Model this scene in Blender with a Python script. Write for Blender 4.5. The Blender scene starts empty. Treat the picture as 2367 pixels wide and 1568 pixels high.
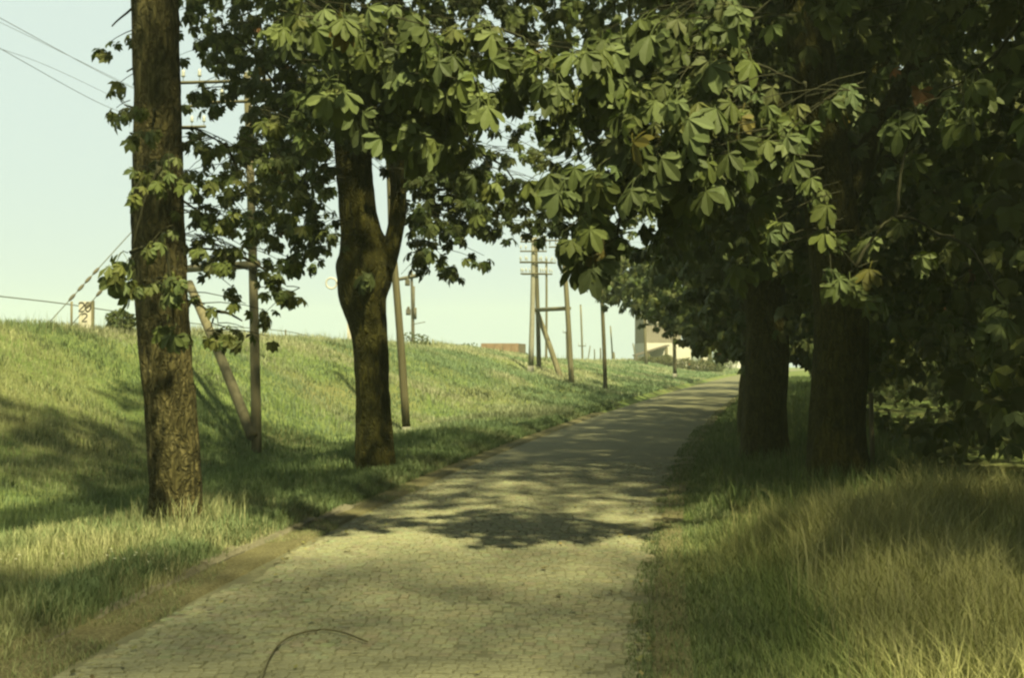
import bpy, math
import numpy as np
from mathutils import Matrix, Vector
R = math.radians
rng = np.random.default_rng(7)
sc = bpy.context.scene
col = sc.collection

# ------------------------------------------------------------------ camera, sky, sun, exposure
EYE, FPX, HOR = 1.65, 2761.5, 820.0            # eye height, focal length and level line on a 2367 x 1568 picture
PITCH = math.atan((HOR - 784) / FPX)
cam = bpy.data.cameras.new('camera'); cam.lens = 42; cam.sensor_width = 36
cam.clip_start = 0.1; cam.clip_end = 6000
cam_ob = bpy.data.objects.new('camera', cam); col.objects.link(cam_ob)
cam_ob.location = (0, 0, EYE); cam_ob.rotation_euler = (R(90) + PITCH, 0, 0)
sc.camera = cam_ob

SUN = Vector((0.30, -0.65, 1.0)).normalized()   # towards the sun: high, behind and to the right
elev = math.asin(SUN.z); azim = math.atan2(SUN.x, SUN.y)
w = bpy.data.worlds.new('World'); sc.world = w; w.use_nodes = True
nt = w.node_tree; nt.nodes.clear()
sky = nt.nodes.new('ShaderNodeTexSky'); sky.sky_type = 'NISHITA'; sky.sun_disc = False
sky.sun_elevation = elev; sky.sun_rotation = azim; sky.air_density = 1.0; sky.dust_density = 6.0; sky.ozone_density = 1.0
mx = nt.nodes.new('ShaderNodeMix'); mx.data_type = 'RGBA'; mx.inputs[0].default_value = 0.94
mx.inputs[7].default_value = (4.42, 5.22, 4.82, 1)       # milky summer haze over the blue
bg = nt.nodes.new('ShaderNodeBackground'); bg.inputs[1].default_value = 0.05
out = nt.nodes.new('ShaderNodeOutputWorld')
nt.links.new(sky.outputs[0], mx.inputs[6]); nt.links.new(mx.outputs[2], bg.inputs[0]); nt.links.new(bg.outputs[0], out.inputs[0])
sun = bpy.data.lights.new('sun', 'SUN'); sun.energy = 4.8; sun.angle = R(1.9); sun.color = (1.0, 0.94, 0.58)
sun_ob = bpy.data.objects.new('sun', sun); col.objects.link(sun_ob)
sun_ob.rotation_euler = SUN.to_track_quat('Z', 'Y').to_euler()
vs = sc.view_settings; vs.view_transform = 'Standard'; vs.look = 'None'; vs.gamma = 1.0; vs.exposure = 1.72
vs.use_curve_mapping = False
cy = sc.cycles
cy.use_denoising = True
cy.max_bounces = 5; cy.diffuse_bounces = 1; cy.glossy_bounces = 1; cy.transmission_bounces = 2; cy.volume_bounces = 1
cy.transparent_max_bounces = 8; cy.filter_width = 2.4

# ------------------------------------------------------------------ helpers
def P(px, py, Y):
    """the point on the line of sight through a picture point, at distance Y ahead"""
    x = (px - 1183.5) / FPX; v = (784 - py) / FPX
    yy = math.cos(PITCH) - v * math.sin(PITCH); zz = math.sin(PITCH) + v * math.cos(PITCH)
    k = Y / yy
    return np.array((x * k, Y, EYE + zz * k))

def proj(p):
    """points to picture coordinates"""
    p = np.asarray(p, float); d = p - np.array((0, 0, EYE))
    c, s = math.cos(PITCH), math.sin(PITCH)
    f = d[..., 1] * c + d[..., 2] * s; u = -d[..., 1] * s + d[..., 2] * c
    return 1183.5 + FPX * d[..., 0] / f, 784 - FPX * u / f, f

_EY = np.array([-30, 0, 6.1, 8.0, 9.9, 12.15, 15.7, 21.7, 32.5, 53.6, 73.5, 87.6, 140, 220], float)
_EX = np.array([-6.2, -3.0, -2.39, -2.14, -1.89, -1.57, -1.0, .13, 2.34, 7.25, 12.2, 15.8, 30.0, 53.0], float)
_gy = np.arange(-30, 220, .5); _gx = np.interp(_gy, _EY, _EX)
_k = np.exp(-np.linspace(-2, 2, 17) ** 2); _k /= _k.sum()
_gs = np.convolve(np.pad(_gx, 8, mode='reflect', reflect_type='odd'), _k, 'valid')
def XL(Y): return np.interp(Y, _gy, _gs)        # left edge of the paving
ROADW = 3.08
def XR(Y): return XL(Y) + ROADW
def sstep(a, b, x):
    t = np.clip((x - a) / (b - a), 0, 1); return t * t * (3 - 2 * t)

def hash3(i, j, k):
    n = (i * 374761393 + j * 668265263 + k * 2147483647 * 31) & 0xffffffff
    n = ((n ^ (n >> 13)) * 1274126177) & 0xffffffff
    return ((n ^ (n >> 16)) & 0xffff) / 65535.0
def noise(p):
    """value noise on points (n,3), 0..1"""
    p = np.asarray(p, float); i = np.floor(p).astype(np.int64); f = p - i; f = f * f * (3 - 2 * f)
    r = 0
    for a in (0, 1):
        for b in (0, 1):
            for c in (0, 1):
                wgt = (f[:, 0] if a else 1 - f[:, 0]) * (f[:, 1] if b else 1 - f[:, 1]) * (f[:, 2] if c else 1 - f[:, 2])
                r = r + wgt * hash3(i[:, 0] + a, i[:, 1] + b, i[:, 2] + c)
    return r
def noise2(x, y, s, seed=0.0):
    x = np.asarray(x, float).ravel(); y = np.asarray(y, float).ravel()
    return noise(np.stack([x * s + seed, y * s + seed * 1.7, np.full_like(x, seed)], 1))

_CY = [-20, 22, 26, 37, 50, 56, 61, 66, 80, 110, 150]; _CZ = [2.3, 2.3, 2.22, 1.95, 1.85, 1.72, 1.5, 1.22, 1.05, .85, .7]
def crest(Y): return np.interp(Y, _CY, _CZ)
def ground(X, Y):
    X = np.asarray(X, float); Y = np.asarray(Y, float)
    s = XL(Y) - X; r = X - XR(Y)
    c = crest(Y)
    near = 1 - sstep(24, 40, Y)
    ver = .09 * sstep(.36, .5, s) + .05 * sstep(.6, 1.6, s)
    dip = -.26 * near * sstep(1.6, 3.6, s)
    toe = 3.9 * near + .9 * (1 - near)
    rise = (c + .1 * near) * sstep(toe, 10.2, s) ** .92
    back = -(c * .60) * sstep(10.4, 12.6, s)
    zl = ver + dip + rise + back
    zr = .03 * sstep(.25, .6, r) + .16 * sstep(.7, 2.2, r) - .10 * sstep(3.5, 7, r)
    bump = (noise2(X, Y, .55, 3.1).reshape(X.shape) - .5) * .22 + (noise2(X, Y, 1.7, 9.3).reshape(X.shape) - .5) * .08
    amp = np.clip(np.maximum(sstep(.7, 3, s), sstep(.7, 2.5, r) * .6), 0, 1)
    z = np.where(s > 0, zl, np.where(r > 0, zr, 0)) + bump * amp
    z = z - np.clip(Y - 112, 0, None) * .0095 * 1.0
    z = z - np.clip(-X - 40, 0, None) * .004 - np.clip(X - 60, 0, None) * .002
    return np.where((s < .35) & (r < .25), z * 0 - np.clip(Y - 112, 0, None) * .0095, z)
def G1(x, y): return float(ground(np.array([x]), np.array([y]))[0])
def hit(px, py):
    """where the line of sight meets the ground"""
    prev = None
    for Y in np.concatenate([np.arange(4, 40, .05), np.arange(40, 200, .2)]):
        p = P(px, py, Y)
        if p[2] <= G1(p[0], Y): return np.array((p[0], Y, G1(p[0], Y)))
    p = P(px, py, 130); return p

def set_props(o, label=None, cat=None, group=None, kind=None):
    if label: o['label'] = label
    if cat: o['category'] = cat
    if group: o['group'] = group
    if kind: o['kind'] = kind
    return o
def mesh_data(name, V, faces, mat=None, smooth=False, colr=None):
    V = np.asarray(V, np.float32).reshape(-1, 3)
    me = bpy.data.meshes.new(name)
    me.vertices.add(len(V)); me.vertices.foreach_set('co', V.ravel())
    loops, starts, tot, n = [], [], [], 0
    for F in faces:
        F = np.asarray(F, np.int32)
        if F.size == 0: continue
        k = F.shape[1]
        loops.append(F.ravel()); starts.append(n + np.arange(len(F)) * k); tot.append(np.full(len(F), k)); n += F.size
    L = np.concatenate(loops).astype(np.int32); S = np.concatenate(starts).astype(np.int32); T = np.concatenate(tot).astype(np.int32)
    me.loops.add(len(L)); me.loops.foreach_set('vertex_index', L)
    me.polygons.add(len(S)); me.polygons.foreach_set('loop_start', S); me.polygons.foreach_set('loop_total', T)
    me.polygons.foreach_set('use_smooth', np.full(len(S), smooth, dtype=bool))
    if colr is not None:
        a = me.color_attributes.new('Col', 'FLOAT_COLOR', 'POINT')
        c = np.ones((len(V), 4), np.float32); c[:, :3] = colr
        a.data.foreach_set('color', c.ravel())
    if mat is not None: me.materials.append(mat)
    me.update(calc_edges=True); me.validate()
    return me
def mesh_obj(name, V, faces, mat=None, parent=None, base=(0, 0, 0), smooth=False, colr=None):
    V = np.asarray(V, float).reshape(-1, 3) - np.asarray(base, float)
    o = bpy.data.objects.new(name, mesh_data(name, V, faces, mat, smooth, colr)); col.objects.link(o)
    if parent is not None: o.parent = parent
    else: o.location = tuple(float(q) for q in base)
    return o
def empty(name, loc, label=None, cat=None, group=None):
    o = bpy.data.objects.new(name, None); col.objects.link(o); o.location = tuple(float(q) for q in loc)
    o.empty_display_size = .2
    return set_props(o, label, cat, group)
class MB:
    """collects boxes and tubes into one mesh"""
    def __init__(s): s.V = []; s.F = {}; s.n = 0
    def add(s, V, faces):
        V = np.asarray(V, float)
        for F in faces:
            F = np.asarray(F, np.int64)
            if F.size: s.F.setdefault(F.shape[1], []).append(F + s.n)
        s.V.append(V); s.n += len(V); return s
    def box(s, c, size, rz=0.0, tilt=None):
        hx, hy, hz = [q / 2 for q in size]
        v = np.array([(x, y, z) for x in (-hx, hx) for y in (-hy, hy) for z in (-hz, hz)])
        if tilt is not None: v = v @ np.array(tilt).T
        cc, ss = math.cos(rz), math.sin(rz)
        v = np.stack([v[:, 0] * cc - v[:, 1] * ss, v[:, 0] * ss + v[:, 1] * cc, v[:, 2]], 1) + np.asarray(c)
        return s.add(v, [[(0, 1, 3, 2), (4, 6, 7, 5), (0, 4, 5, 1), (2, 3, 7, 6), (0, 2, 6, 4), (1, 5, 7, 3)]])
    def tube(s, pts, rad, n=8, cap=True):
        V, F = tube(pts, rad, n, cap); return s.add(V, F)
    def build(s, name, mat, parent=None, base=(0, 0, 0), smooth=False, colr=None):
        V = np.concatenate(s.V); faces = [np.concatenate(f) for f in s.F.values()]
        return mesh_obj(name, V, faces, mat, parent, base, smooth, colr)
def frames(pts):
    pts = np.asarray(pts, float); t = np.gradient(pts, axis=0); t /= np.linalg.norm(t, axis=1)[:, None] + 1e-9
    ref = np.array((0, 1.0, 0)) if abs(t[0, 1]) < .9 else np.array((1.0, 0, 0))
    u = np.cross(t, ref); u /= np.linalg.norm(u, axis=1)[:, None] + 1e-9
    return t, u, np.cross(t, u)
def tube(pts, rad, n=8, cap=True):
    pts = np.asarray(pts, float); m = len(pts); rad = np.broadcast_to(np.asarray(rad, float), (m,))
    t, u, v = frames(pts); a = np.arange(n) * 2 * math.pi / n
    ring = pts[:, None] + rad[:, None, None] * (np.cos(a)[None, :, None] * u[:, None] + np.sin(a)[None, :, None] * v[:, None])
    V = ring.reshape(-1, 3); i = np.arange(m - 1)[:, None] * n + np.arange(n)[None]; j = np.arange(m - 1)[:, None] * n + (np.arange(n)[None] + 1) % n
    F = [np.stack([i, j, j + n, i + n], -1).reshape(-1, 4)]
    if cap:
        F.append(np.array([list(range(n))[::-1], [(m - 1) * n + q for q in range(n)]]))
    return V, F
def smoothline(pts, n):
    """resample a polyline of rows (any columns) as a Catmull-Rom curve"""
    p = np.asarray(pts, float); p = np.vstack([2 * p[0] - p[1], p, 2 * p[-1] - p[-2]])
    out = []
    m = len(p) - 3
    for t in np.linspace(0, m - 1e-6, n):
        i = int(t); f = t - i; a, b, c, d = p[i:i + 4]
        out.append(.5 * (2 * b + (c - a) * f + (2 * a - 5 * b + 4 * c - d) * f * f + (3 * b - a - 3 * c + d) * f ** 3))
    return np.array(out)

# ------------------------------------------------------------------ materials
K = .52
def kc(c): return tuple(q * K for q in c)
class NT:
    def __init__(s, name, rough=.9, spec=.15):
        s.m = bpy.data.materials.new(name); s.m.use_nodes = True; s.t = s.m.node_tree
        s.b = s.t.nodes['Principled BSDF']; s.b.inputs['Roughness'].default_value = rough
        s.b.inputs['Specular IOR Level'].default_value = spec
        s.out = s.t.nodes['Material Output']
    def node(s, typ, **kw):
        n = s.t.nodes.new(typ)
        for k, v in kw.items(): setattr(n, k, v)
        return n
    def link(s, a, b): s.t.links.new(a, b)
    def coord(s, kind='Object', scale=(1, 1, 1)):
        c = s.node('ShaderNodeTexCoord'); m = s.node('ShaderNodeMapping'); m.inputs['Scale'].default_value = scale
        s.link(c.outputs[kind], m.inputs[0]); return m.outputs[0]
    def noise(s, scale, detail=4, vec=None, rough=.6, dist=0):
        n = s.node('ShaderNodeTexNoise'); n.inputs['Scale'].default_value = scale; n.inputs['Detail'].default_value = detail
        n.inputs['Roughness'].default_value = rough; n.inputs['Distortion'].default_value = dist
        if vec is not None: s.link(vec, n.inputs['Vector'])
        return n.outputs['Fac']
    def ramp(s, fac, stops):
        r = s.node('ShaderNodeValToRGB'); e = r.color_ramp.elements
        while len(e) < len(stops): e.new(.5)
        for q, (p, c) in zip(e, stops): q.position = p; q.color = (*c, 1)
        s.link(fac, r.inputs[0]); return r.outputs[0]
    def mix(s, fac, a, b, mode='MIX'):
        m = s.node('ShaderNodeMix', data_type='RGBA', blend_type=mode)
        for q, i in ((fac, 0), (a, 6), (b, 7)):
            if isinstance(q, (int, float)): m.inputs[i].default_value = q
            elif isinstance(q, tuple): m.inputs[i].default_value = (*q, 1)
            else: s.link(q, m.inputs[i])
        return m.outputs[2]
    def bump(s, h, dist=.02, strength=.6):
        b = s.node('ShaderNodeBump'); b.inputs['Distance'].default_value = dist; b.inputs['Strength'].default_value = strength
        s.link(h, b.inputs['Height']); s.link(b.outputs[0], s.b.inputs['Normal'])
    def base(s, c):
        if isinstance(c, tuple): s.b.inputs['Base Color'].default_value = (*c, 1)
        else: s.link(c, s.b.inputs['Base Color'])
        return s
def plain(name, c1, c2, scale=6, rough=.85, stretch=(1, 1, 1), bump=.004, spec=.15, detail=5):
    n = NT(name, rough, spec); v = n.coord('Object', stretch); f = n.noise(scale, detail, v)
    n.base(n.ramp(f, [(.3, kc(c1)), (.7, kc(c2))]))
    if bump: n.bump(f, bump, .7)
    return n.m
def vcol(name, rough=.8, spec=.2, transl=0.0, fine=None, hue=0.0, dark=1.0):
    """colour from the mesh's own piece-by-piece attribute"""
    n = NT(name, rough, spec); a = n.node('ShaderNodeVertexColor', layer_name='Col'); c = n.mix(1.0, a.outputs[0], (K * dark, K * dark, K * dark), 'MULTIPLY')
    if fine:
        f = n.noise(fine, 3, n.coord('Object')); c = n.mix(.55, c, n.ramp(f, [(.3, (.45, .45, .45)), (.7, (1.1, 1.1, 1.1))]), 'MULTIPLY'); n.bump(f, .004, .5)
    if hue:
        oi = n.node('ShaderNodeObjectInfo'); c = n.mix(hue, c, n.ramp(oi.outputs['Random'], [(0, (.62, .66, .6)), (.5, (1, 1, 1)), (.985, (1.15, 1.1, .9)), (1, (1.9, 1.0, .6))]), 'MULTIPLY')
    n.base(c)
    if transl:
        t = n.node('ShaderNodeBsdfTranslucent'); n.link(n.mix(1.0, c, (1.0, 1.15, .5), 'MULTIPLY'), t.inputs[0])
        m = n.node('ShaderNodeMixShader'); m.inputs[0].default_value = transl
        n.link(n.b.outputs[0], m.inputs[1]); n.link(t.outputs[0], m.inputs[2]); n.link(m.outputs[0], n.out.inputs['Surface'])
    return n.m
M_leaf = vcol('leaf', .6, .12, .25, None, .8, 1.1)
M_grass = vcol('grass_blades', .7, .12, .25, dark=1.75)
M_sett = vcol('stone_setts', .85, .2, 0, 60, dark=1.42)
# bark: furrowed, grey brown
def bark(name, a, b, c):
    n = NT(name, .95, .1); v = n.coord('Object', (1, 1, .30)); v2 = n.coord('Object', (1, 1, .5))
    f = n.noise(13, 7, v, .72, 1.2); g = n.noise(3.2, 4, v2)
    cc = n.ramp(f, [(.36, kc(a)), (.52, kc(b)), (.66, kc(c))]); n.base(n.mix(.5, cc, n.ramp(g, [(.35, (.5, .52, .4)), (.7, (1.15, 1.1, 1))]), 'MULTIPLY'))
    vo = n.node('ShaderNodeTexVoronoi', feature='DISTANCE_TO_EDGE'); vo.inputs['Scale'].default_value = 15; wv = n.node('ShaderNodeVectorMath', operation='ADD'); n.link(n.coord('Object', (1, 1, .2)), wv.inputs[0])
    sc_ = n.node('ShaderNodeVectorMath', operation='SCALE'); sc_.inputs['Scale'].default_value = .12; nz = n.node('ShaderNodeTexNoise'); nz.inputs['Scale'].default_value = 9; n.link(n.coord('Object'), nz.inputs['Vector']); n.link(nz.outputs['Color'], sc_.inputs[0]); n.link(sc_.outputs[0], wv.inputs[1]); n.link(wv.outputs[0], vo.inputs['Vector'])
    pl = n.ramp(vo.outputs['Distance'], [(.0, (.25, .25, .25)), (.22, (1, 1, 1))]); old = n.b.inputs['Base Color'].links[0].from_socket; n.base(n.mix(.5, old, pl, 'MULTIPLY'))
    n.bump(n.mix(.4, f, pl), .06, 1.0); return n.m
M_bark = bark('chestnut_bark', (.035, .031, .011), (.125, .108, .040), (.28, .24, .11))
M_bark_dark = bark('dark_bark', (.042, .039, .006), (.084, .077, .014), (.13, .118, .028))
M_twig = plain('twig_bark', (.025, .025, .009), (.055, .053, .02), 20)
M_pole = plain('weathered_pole_wood', (.13, .115, .06), (.24, .21, .115), 9, .9, (1, 1, .08), .004)
M_pole_dark = plain('creosoted_pole_wood', (.09, .078, .036), (.17, .148, .075), 9, .9, (1, 1, .08), .004)
M_conc = plain('pale_concrete', (.30, .285, .20), (.40, .38, .28), 7)
M_iron = plain('dull_iron', (.10, .09, .06), (.18, .16, .10), 12)
M_wire = plain('wire', (.14, .15, .12), (.22, .23, .18), 12, bump=0)
M_porc = plain('porcelain', (.45, .46, .38), (.6, .6, .5), 12, .35, bump=0, spec=.5)
M_board = plain('white_painted_board', (.60, .55, .42), (.74, .69, .54), 8, .7)
M_paint = plain('black_lettering', (.035, .03, .02), (.07, .06, .04), 10, .7, bump=0)
M_rust = plain('rust_brown_wagon_paint', (.25, .155, .085), (.36, .24, .135), 5, .85, (1, 1, 1), .003)
M_render = plain('cream_render', (.70, .66, .50), (.80, .76, .60), 1.5)
M_plank = plain('grey_brown_planks', (.27, .235, .165), (.37, .325, .235), 4, .9, (1, 1, .15))
M_roof = plain('roof_felt', (.12, .10, .07), (.20, .17, .12), 3)
M_door = plain('grey_green_door_paint', (.30, .34, .28), (.38, .42, .35), 3)
M_glass = plain('window_pane', (.04, .05, .05), (.07, .08, .08), 2, .15, bump=0, spec=.5)
M_white = plain('white_wall', (.74, .72, .62), (.82, .80, .70), 2)
M_kerb = plain('kerb_stone', (.15, .135, .08), (.25, .225, .145), 14, .9, bump=.008)
def ground_mat():
    n = NT('grassy_ground', .95, .05); v = n.coord('Object')
    f1 = n.noise(.35, 5, v); f2 = n.noise(2.6, 6, v, .7); f3 = n.noise(26, 4, v, .7)
    g = n.ramp(f2, [(.3, kc((.100, .140, .036))), (.5, kc((.170, .225, .064))), (.72, kc((.27, .305, .11)))])
    dry = n.ramp(f3, [(.3, kc((.15, .135, .05))), (.7, kc((.33, .30, .13)))])
    c = n.mix(n.ramp(f1, [(.46, (0, 0, 0)), (.66, (.75, .75, .75))]), g, dry)
    n.base(n.mix(.6, c, n.ramp(f3, [(.3, (.5, .5, .5)), (.7, (1.2, 1.2, 1.2))]), 'MULTIPLY'))
    n.bump(n.mix(.5, f2, f3), .06, 1.0); return n.m
M_ground = ground_mat()
def road_mat():
    n = NT('cobbled_road', .9, .15); v = n.coord('Object')
    vor = n.node('ShaderNodeTexVoronoi'); vor.inputs['Scale'].default_value = 9.5; n.link(v, vor.inputs['Vector'])
    f = n.noise(1.1, 5, v); f2 = n.noise(38, 3, v)
    c = n.ramp(f, [(.3, kc((.20, .19, .098))), (.7, kc((.26, .248, .13)))])
    c = n.mix(.5, c, n.ramp(vor.outputs['Distance'], [(.0, (1.15, 1.15, 1.15)), (.5, (.7, .7, .7))]), 'MULTIPLY')
    n.base(n.mix(.4, c, n.ramp(f2, [(.3, (.6, .6, .6)), (.7, (1.2, 1.2, 1.2))]), 'MULTIPLY'))
    n.bump(f2, .004, .6); return n.m
M_road = road_mat()
def dirt_mat():
    n = NT('gravel_dirt', .95, .08); v = n.coord('Object'); f = n.noise(45, 5, v, .75); g = n.noise(2.5, 5, v)
    c = n.ramp(f, [(.32, kc((.11, .098, .044))), (.5, kc((.21, .188, .09))), (.68, kc((.36, .325, .17)))])
    n.base(n.mix(.7, c, n.ramp(g, [(.35, (.55, .55, .5)), (.65, (1.1, 1.1, 1.05))]), 'MULTIPLY')); n.bump(f, .02, .9); return n.m
M_dirt = dirt_mat()

# ------------------------------------------------------------------ ground, road, shoulders
def sheet(name, xs, ys, zf, mat, wrap=None):
    X, Y = np.meshgrid(xs, ys)
    if wrap is not None: X = X + wrap(Y)
    Z = zf(X, Y); V = np.stack([X, Y, Z], -1).reshape(-1, 3); nx, ny = len(xs), len(ys)
    i = (np.arange(ny - 1)[:, None] * nx + np.arange(nx - 1)[None]).ravel()
    return mesh_obj(name, V, [np.stack([i, i + 1, i + 1 + nx, i + nx], 1)], mat, smooth=True)
gx = np.concatenate([-np.geomspace(230, 24, 14), np.arange(-22, -9, .5), np.arange(-9, .5, .22), np.arange(.5, 3.6, .35),
                     np.arange(3.6, 12, .35), np.arange(12, 24, 1), np.geomspace(25, 200, 12)])
gx = np.concatenate([gx[gx < -.001], gx[gx > .001]])
gy = np.concatenate([np.arange(-60, 2, 3), np.arange(2, 30, .25), np.arange(30, 70, .6), np.arange(70, 150, 2), np.geomspace(152, 420, 14)])
g = sheet('ground', gx, gy, lambda X, Y: ground(X, Y) - .05 * ((XL(Y) - X < .3) & (X - XR(Y) < .2)), M_ground, lambda Y: XL(np.clip(Y, -30, 215)))
g['kind'] = 'structure'
ry = np.concatenate([np.arange(-30, 40, .4), np.arange(40, 200, 1.5)])
def road_z(X, Y):
    u = (X - XL(Y)) / ROADW; return .035 * (1 - (2 * u - 1) ** 2) - np.clip(Y - 112, 0, None) * .0095
road = sheet('road', np.linspace(-.03, ROADW + .03, 15), ry, lambda X, Y: road_z(X, Y) - .004, M_road, XL); road['kind'] = 'structure'
sl = sheet('gravel_shoulder', np.linspace(-.44, .10, 9), np.arange(-6, 34, .2),
           lambda X, Y: ground(X, Y) + .012 + .012 * noise2(X, Y, 9, 4).reshape(X.shape) - .05 * ((X - XL(Y)) > .02), M_dirt, XL); sl['kind'] = 'structure'
sr = sheet('dirt_shoulder', np.linspace(-.1, .22, 6), np.arange(-6, 60, .25),
           lambda X, Y: ground(X, Y) + .012 + .015 * noise2(X, Y, 7, 6).reshape(X.shape) - .05 * ((X - XR(Y)) < -.02), M_dirt, XR); sr['kind'] = 'structure'

# stone setts: real pieces where they can be told apart
def sett_shape(a, b, h=.05, bev=.006):
    b0 = np.array([(-a, -b), (a, -b), (a, b), (-a, b)]) / 2; b1 = b0 * np.array([(a - 2 * bev) / a, (b - 2 * bev) / b])
    V = np.vstack([np.c_[b0, np.full(4, -h)], np.c_[b0, np.full(4, -.005)], np.c_[b1, np.zeros(4)]])
    F = [(4, 5, 1, 0)] and [(q, (q + 1) % 4, (q + 1) % 4 + 4, q + 4) for q in range(4)] + [(q + 4, (q + 1) % 4 + 4, (q + 1) % 4 + 8, q + 8) for q in range(4)] + [(8, 9, 10, 11)]
    return V, np.array(F)
pos, dims = [], []
yy = 5.0; row = 0
while yy < 18:
    d = rng.uniform(.060, .074); u = rng.uniform(0, .06)
    u += .05 + .05 * math.sin(yy * 2.3) * math.sin(yy * .9); uend = ROADW - .04 - .10 * abs(math.sin(yy * 1.7 + 1) * math.sin(yy * .63)) - rng.uniform(0, .05)
    while u < uend:
        a = rng.uniform(.056, .088)
        pos.append((u + a / 2, yy + d / 2 + rng.normal(0, .004))); dims.append((a - .006, d - .010)); u += a
    yy += d; row += 1
pos = np.array(pos); dims = np.array(dims)
Xs = XL(pos[:, 1]) + pos[:, 0] + .02 * np.sin(pos[:, 1] * 3)
Zs = road_z(Xs, pos[:, 1]) + .010 + rng.normal(0, .0022, len(pos)) - .006 - .006 * (rng.random(len(pos)) < .04) + .006 * (noise2(Xs, pos[:, 1], .8, 2) - .5)
tone = (.88 + .22 * rng.random(len(pos))) * (.74 + .30 * noise2(Xs, pos[:, 1], .9, 5) + .22 * noise2(Xs, pos[:, 1], 3.1, 15))
tint = np.stack([tone * .222, tone * .216, tone * .118], 1) * (1 + rng.normal(0, .03, (len(pos), 3)))
px, py, _ = proj(np.stack([Xs, pos[:, 1], Zs], 1))
inview = (px > -10) & (px < 2380) & (py < 1580)
order = np.where(inview)[0]; order = order[np.argsort(pos[order, 1])][:300]; single = np.zeros(len(pos), bool); single[order] = True
variants = []
for k in range(14):
    V, F = sett_shape(.068 * rng.uniform(.92, 1.1), .058 * rng.uniform(.95, 1.05)); V[8:, 2] += rng.normal(0, .002, 4); t = rng.uniform(.86, 1.1)
    variants.append(mesh_data('sett', V, [F], M_sett, False, np.tile(np.array((.216, .210, .115)) * t, (12, 1))))
for i in order:
    o = bpy.data.objects.new('sett', variants[int(rng.integers(14))]); col.objects.link(o); o.parent = road
    o.location = (float(Xs[i]), float(pos[i, 1]), float(Zs[i])); o.rotation_euler = (rng.normal(0, .02), rng.normal(0, .02), rng.normal(-.12, .03))
    o.scale = (float(dims[i, 0] / .068), float(dims[i, 1] / .058), 1)
VV, FF, CC = [], [], []; n = 0
for i in np.where(~single)[0]:
    V, F = sett_shape(*dims[i]); V[8:, 2] += rng.normal(0, .002); c, s_ = math.cos(-.12), math.sin(-.12)
    V = np.c_[V[:, 0] * c - V[:, 1] * s_ + Xs[i], V[:, 0] * s_ + V[:, 1] * c + pos[i, 1], V[:, 2] + Zs[i]]
    VV.append(V); FF.append(F + n); CC.append(np.tile(tint[i], (12, 1))); n += 12
o = mesh_obj('sett_paving', np.vstack(VV), [np.vstack(FF)], M_sett, road, colr=np.vstack(CC)); o['kind'] = 'stuff'

# kerb of single stones along the left verge
kerb = empty('kerb', (float(XL(9)) - .45, 9, 0), 'low worn kerb of long grey stones along the left verge', 'kerb')
kb = np.array(kerb.location); y = 5.2
while y < 24:
    ln = rng.uniform(.7, 1.05); ym = y + ln / 2; off = -.40 + .17 * sstep(9, 15, ym); x = float(XL(ym)) + off + rng.normal(0, .012)
    az = math.atan2(float(XL(y + ln) - XL(y)) + .17 * (sstep(9, 15, y + ln) - sstep(9, 15, y)), ln)
    m = MB(); hw, hl = .065, ln / 2 - .012; top = .05 + rng.normal(0, .012) - .06 * float(sstep(12.5, 14, ym)) - .03 * float(1 - sstep(7, 8.3, ym))
    prof = [(-hw, -.15), (hw, -.15), (hw, top - .03), (hw - .03, top), (-hw, top)]
    ys_ = np.linspace(-hl, hl, 4); V = []
    for q in ys_:
        for (a, b) in prof: V.append((a + rng.normal(0, .004), q, b + (rng.normal(0, .006) if b > 0 else 0)))
    k = len(prof); F = [(r * k + i, r * k + (i + 1) % k, (r + 1) * k + (i + 1) % k, (r + 1) * k + i) for r in range(3) for i in range(k)]
    o = mesh_obj('kerb_stone', V, [np.array(F), np.array([list(range(k))[::-1], [3 * k + i for i in range(k)]])], M_kerb, kerb)
    o.location = (x - kb[0], ym - kb[1], -kb[2]); o.rotation_euler = (rng.normal(0, .015), rng.normal(0, .03), -az); y += ln

# ------------------------------------------------------------------ leaves
def leaflet_hi(L, W):
    ts = [0, .3, .62, .86, 1.0]; ws = [.04, .28, .5, .36, 0]
    V, F3, F4 = [], [], []
    for t, q in zip(ts, ws):
        z = -.22 * L * t * t; V += [(-q * W, t * L, z + .16 * q * W), (0, t * L, z - .10 * q * W), (q * W, t * L, z + .16 * q * W)]
    for r in range(4):
        a = r * 3; F4 += [(a, a + 1, a + 4, a + 3), (a + 1, a + 2, a + 5, a + 4)]
    return np.array(V, float), np.array(F4)
def leaflet_mid(L, W):
    V = [(0, 0, 0), (-.5 * W, .62 * L, -.06 * L), (0, .6 * L, -.12 * L), (.5 * W, .62 * L, -.06 * L), (0, L, -.26 * L)]
    return np.array(V, float), np.array([(0, 2, 1), (0, 3, 2), (1, 2, 4), (2, 3, 4)])
def leaflet_low(L, W):
    V = [(0, 0, 0), (-.5 * W, .6 * L, -.08 * L), (.5 * W, .6 * L, -.08 * L), (0, L, -.25 * L)]
    return np.array(V, float), np.array([(0, 2, 1), (1, 2, 3)])
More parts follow.
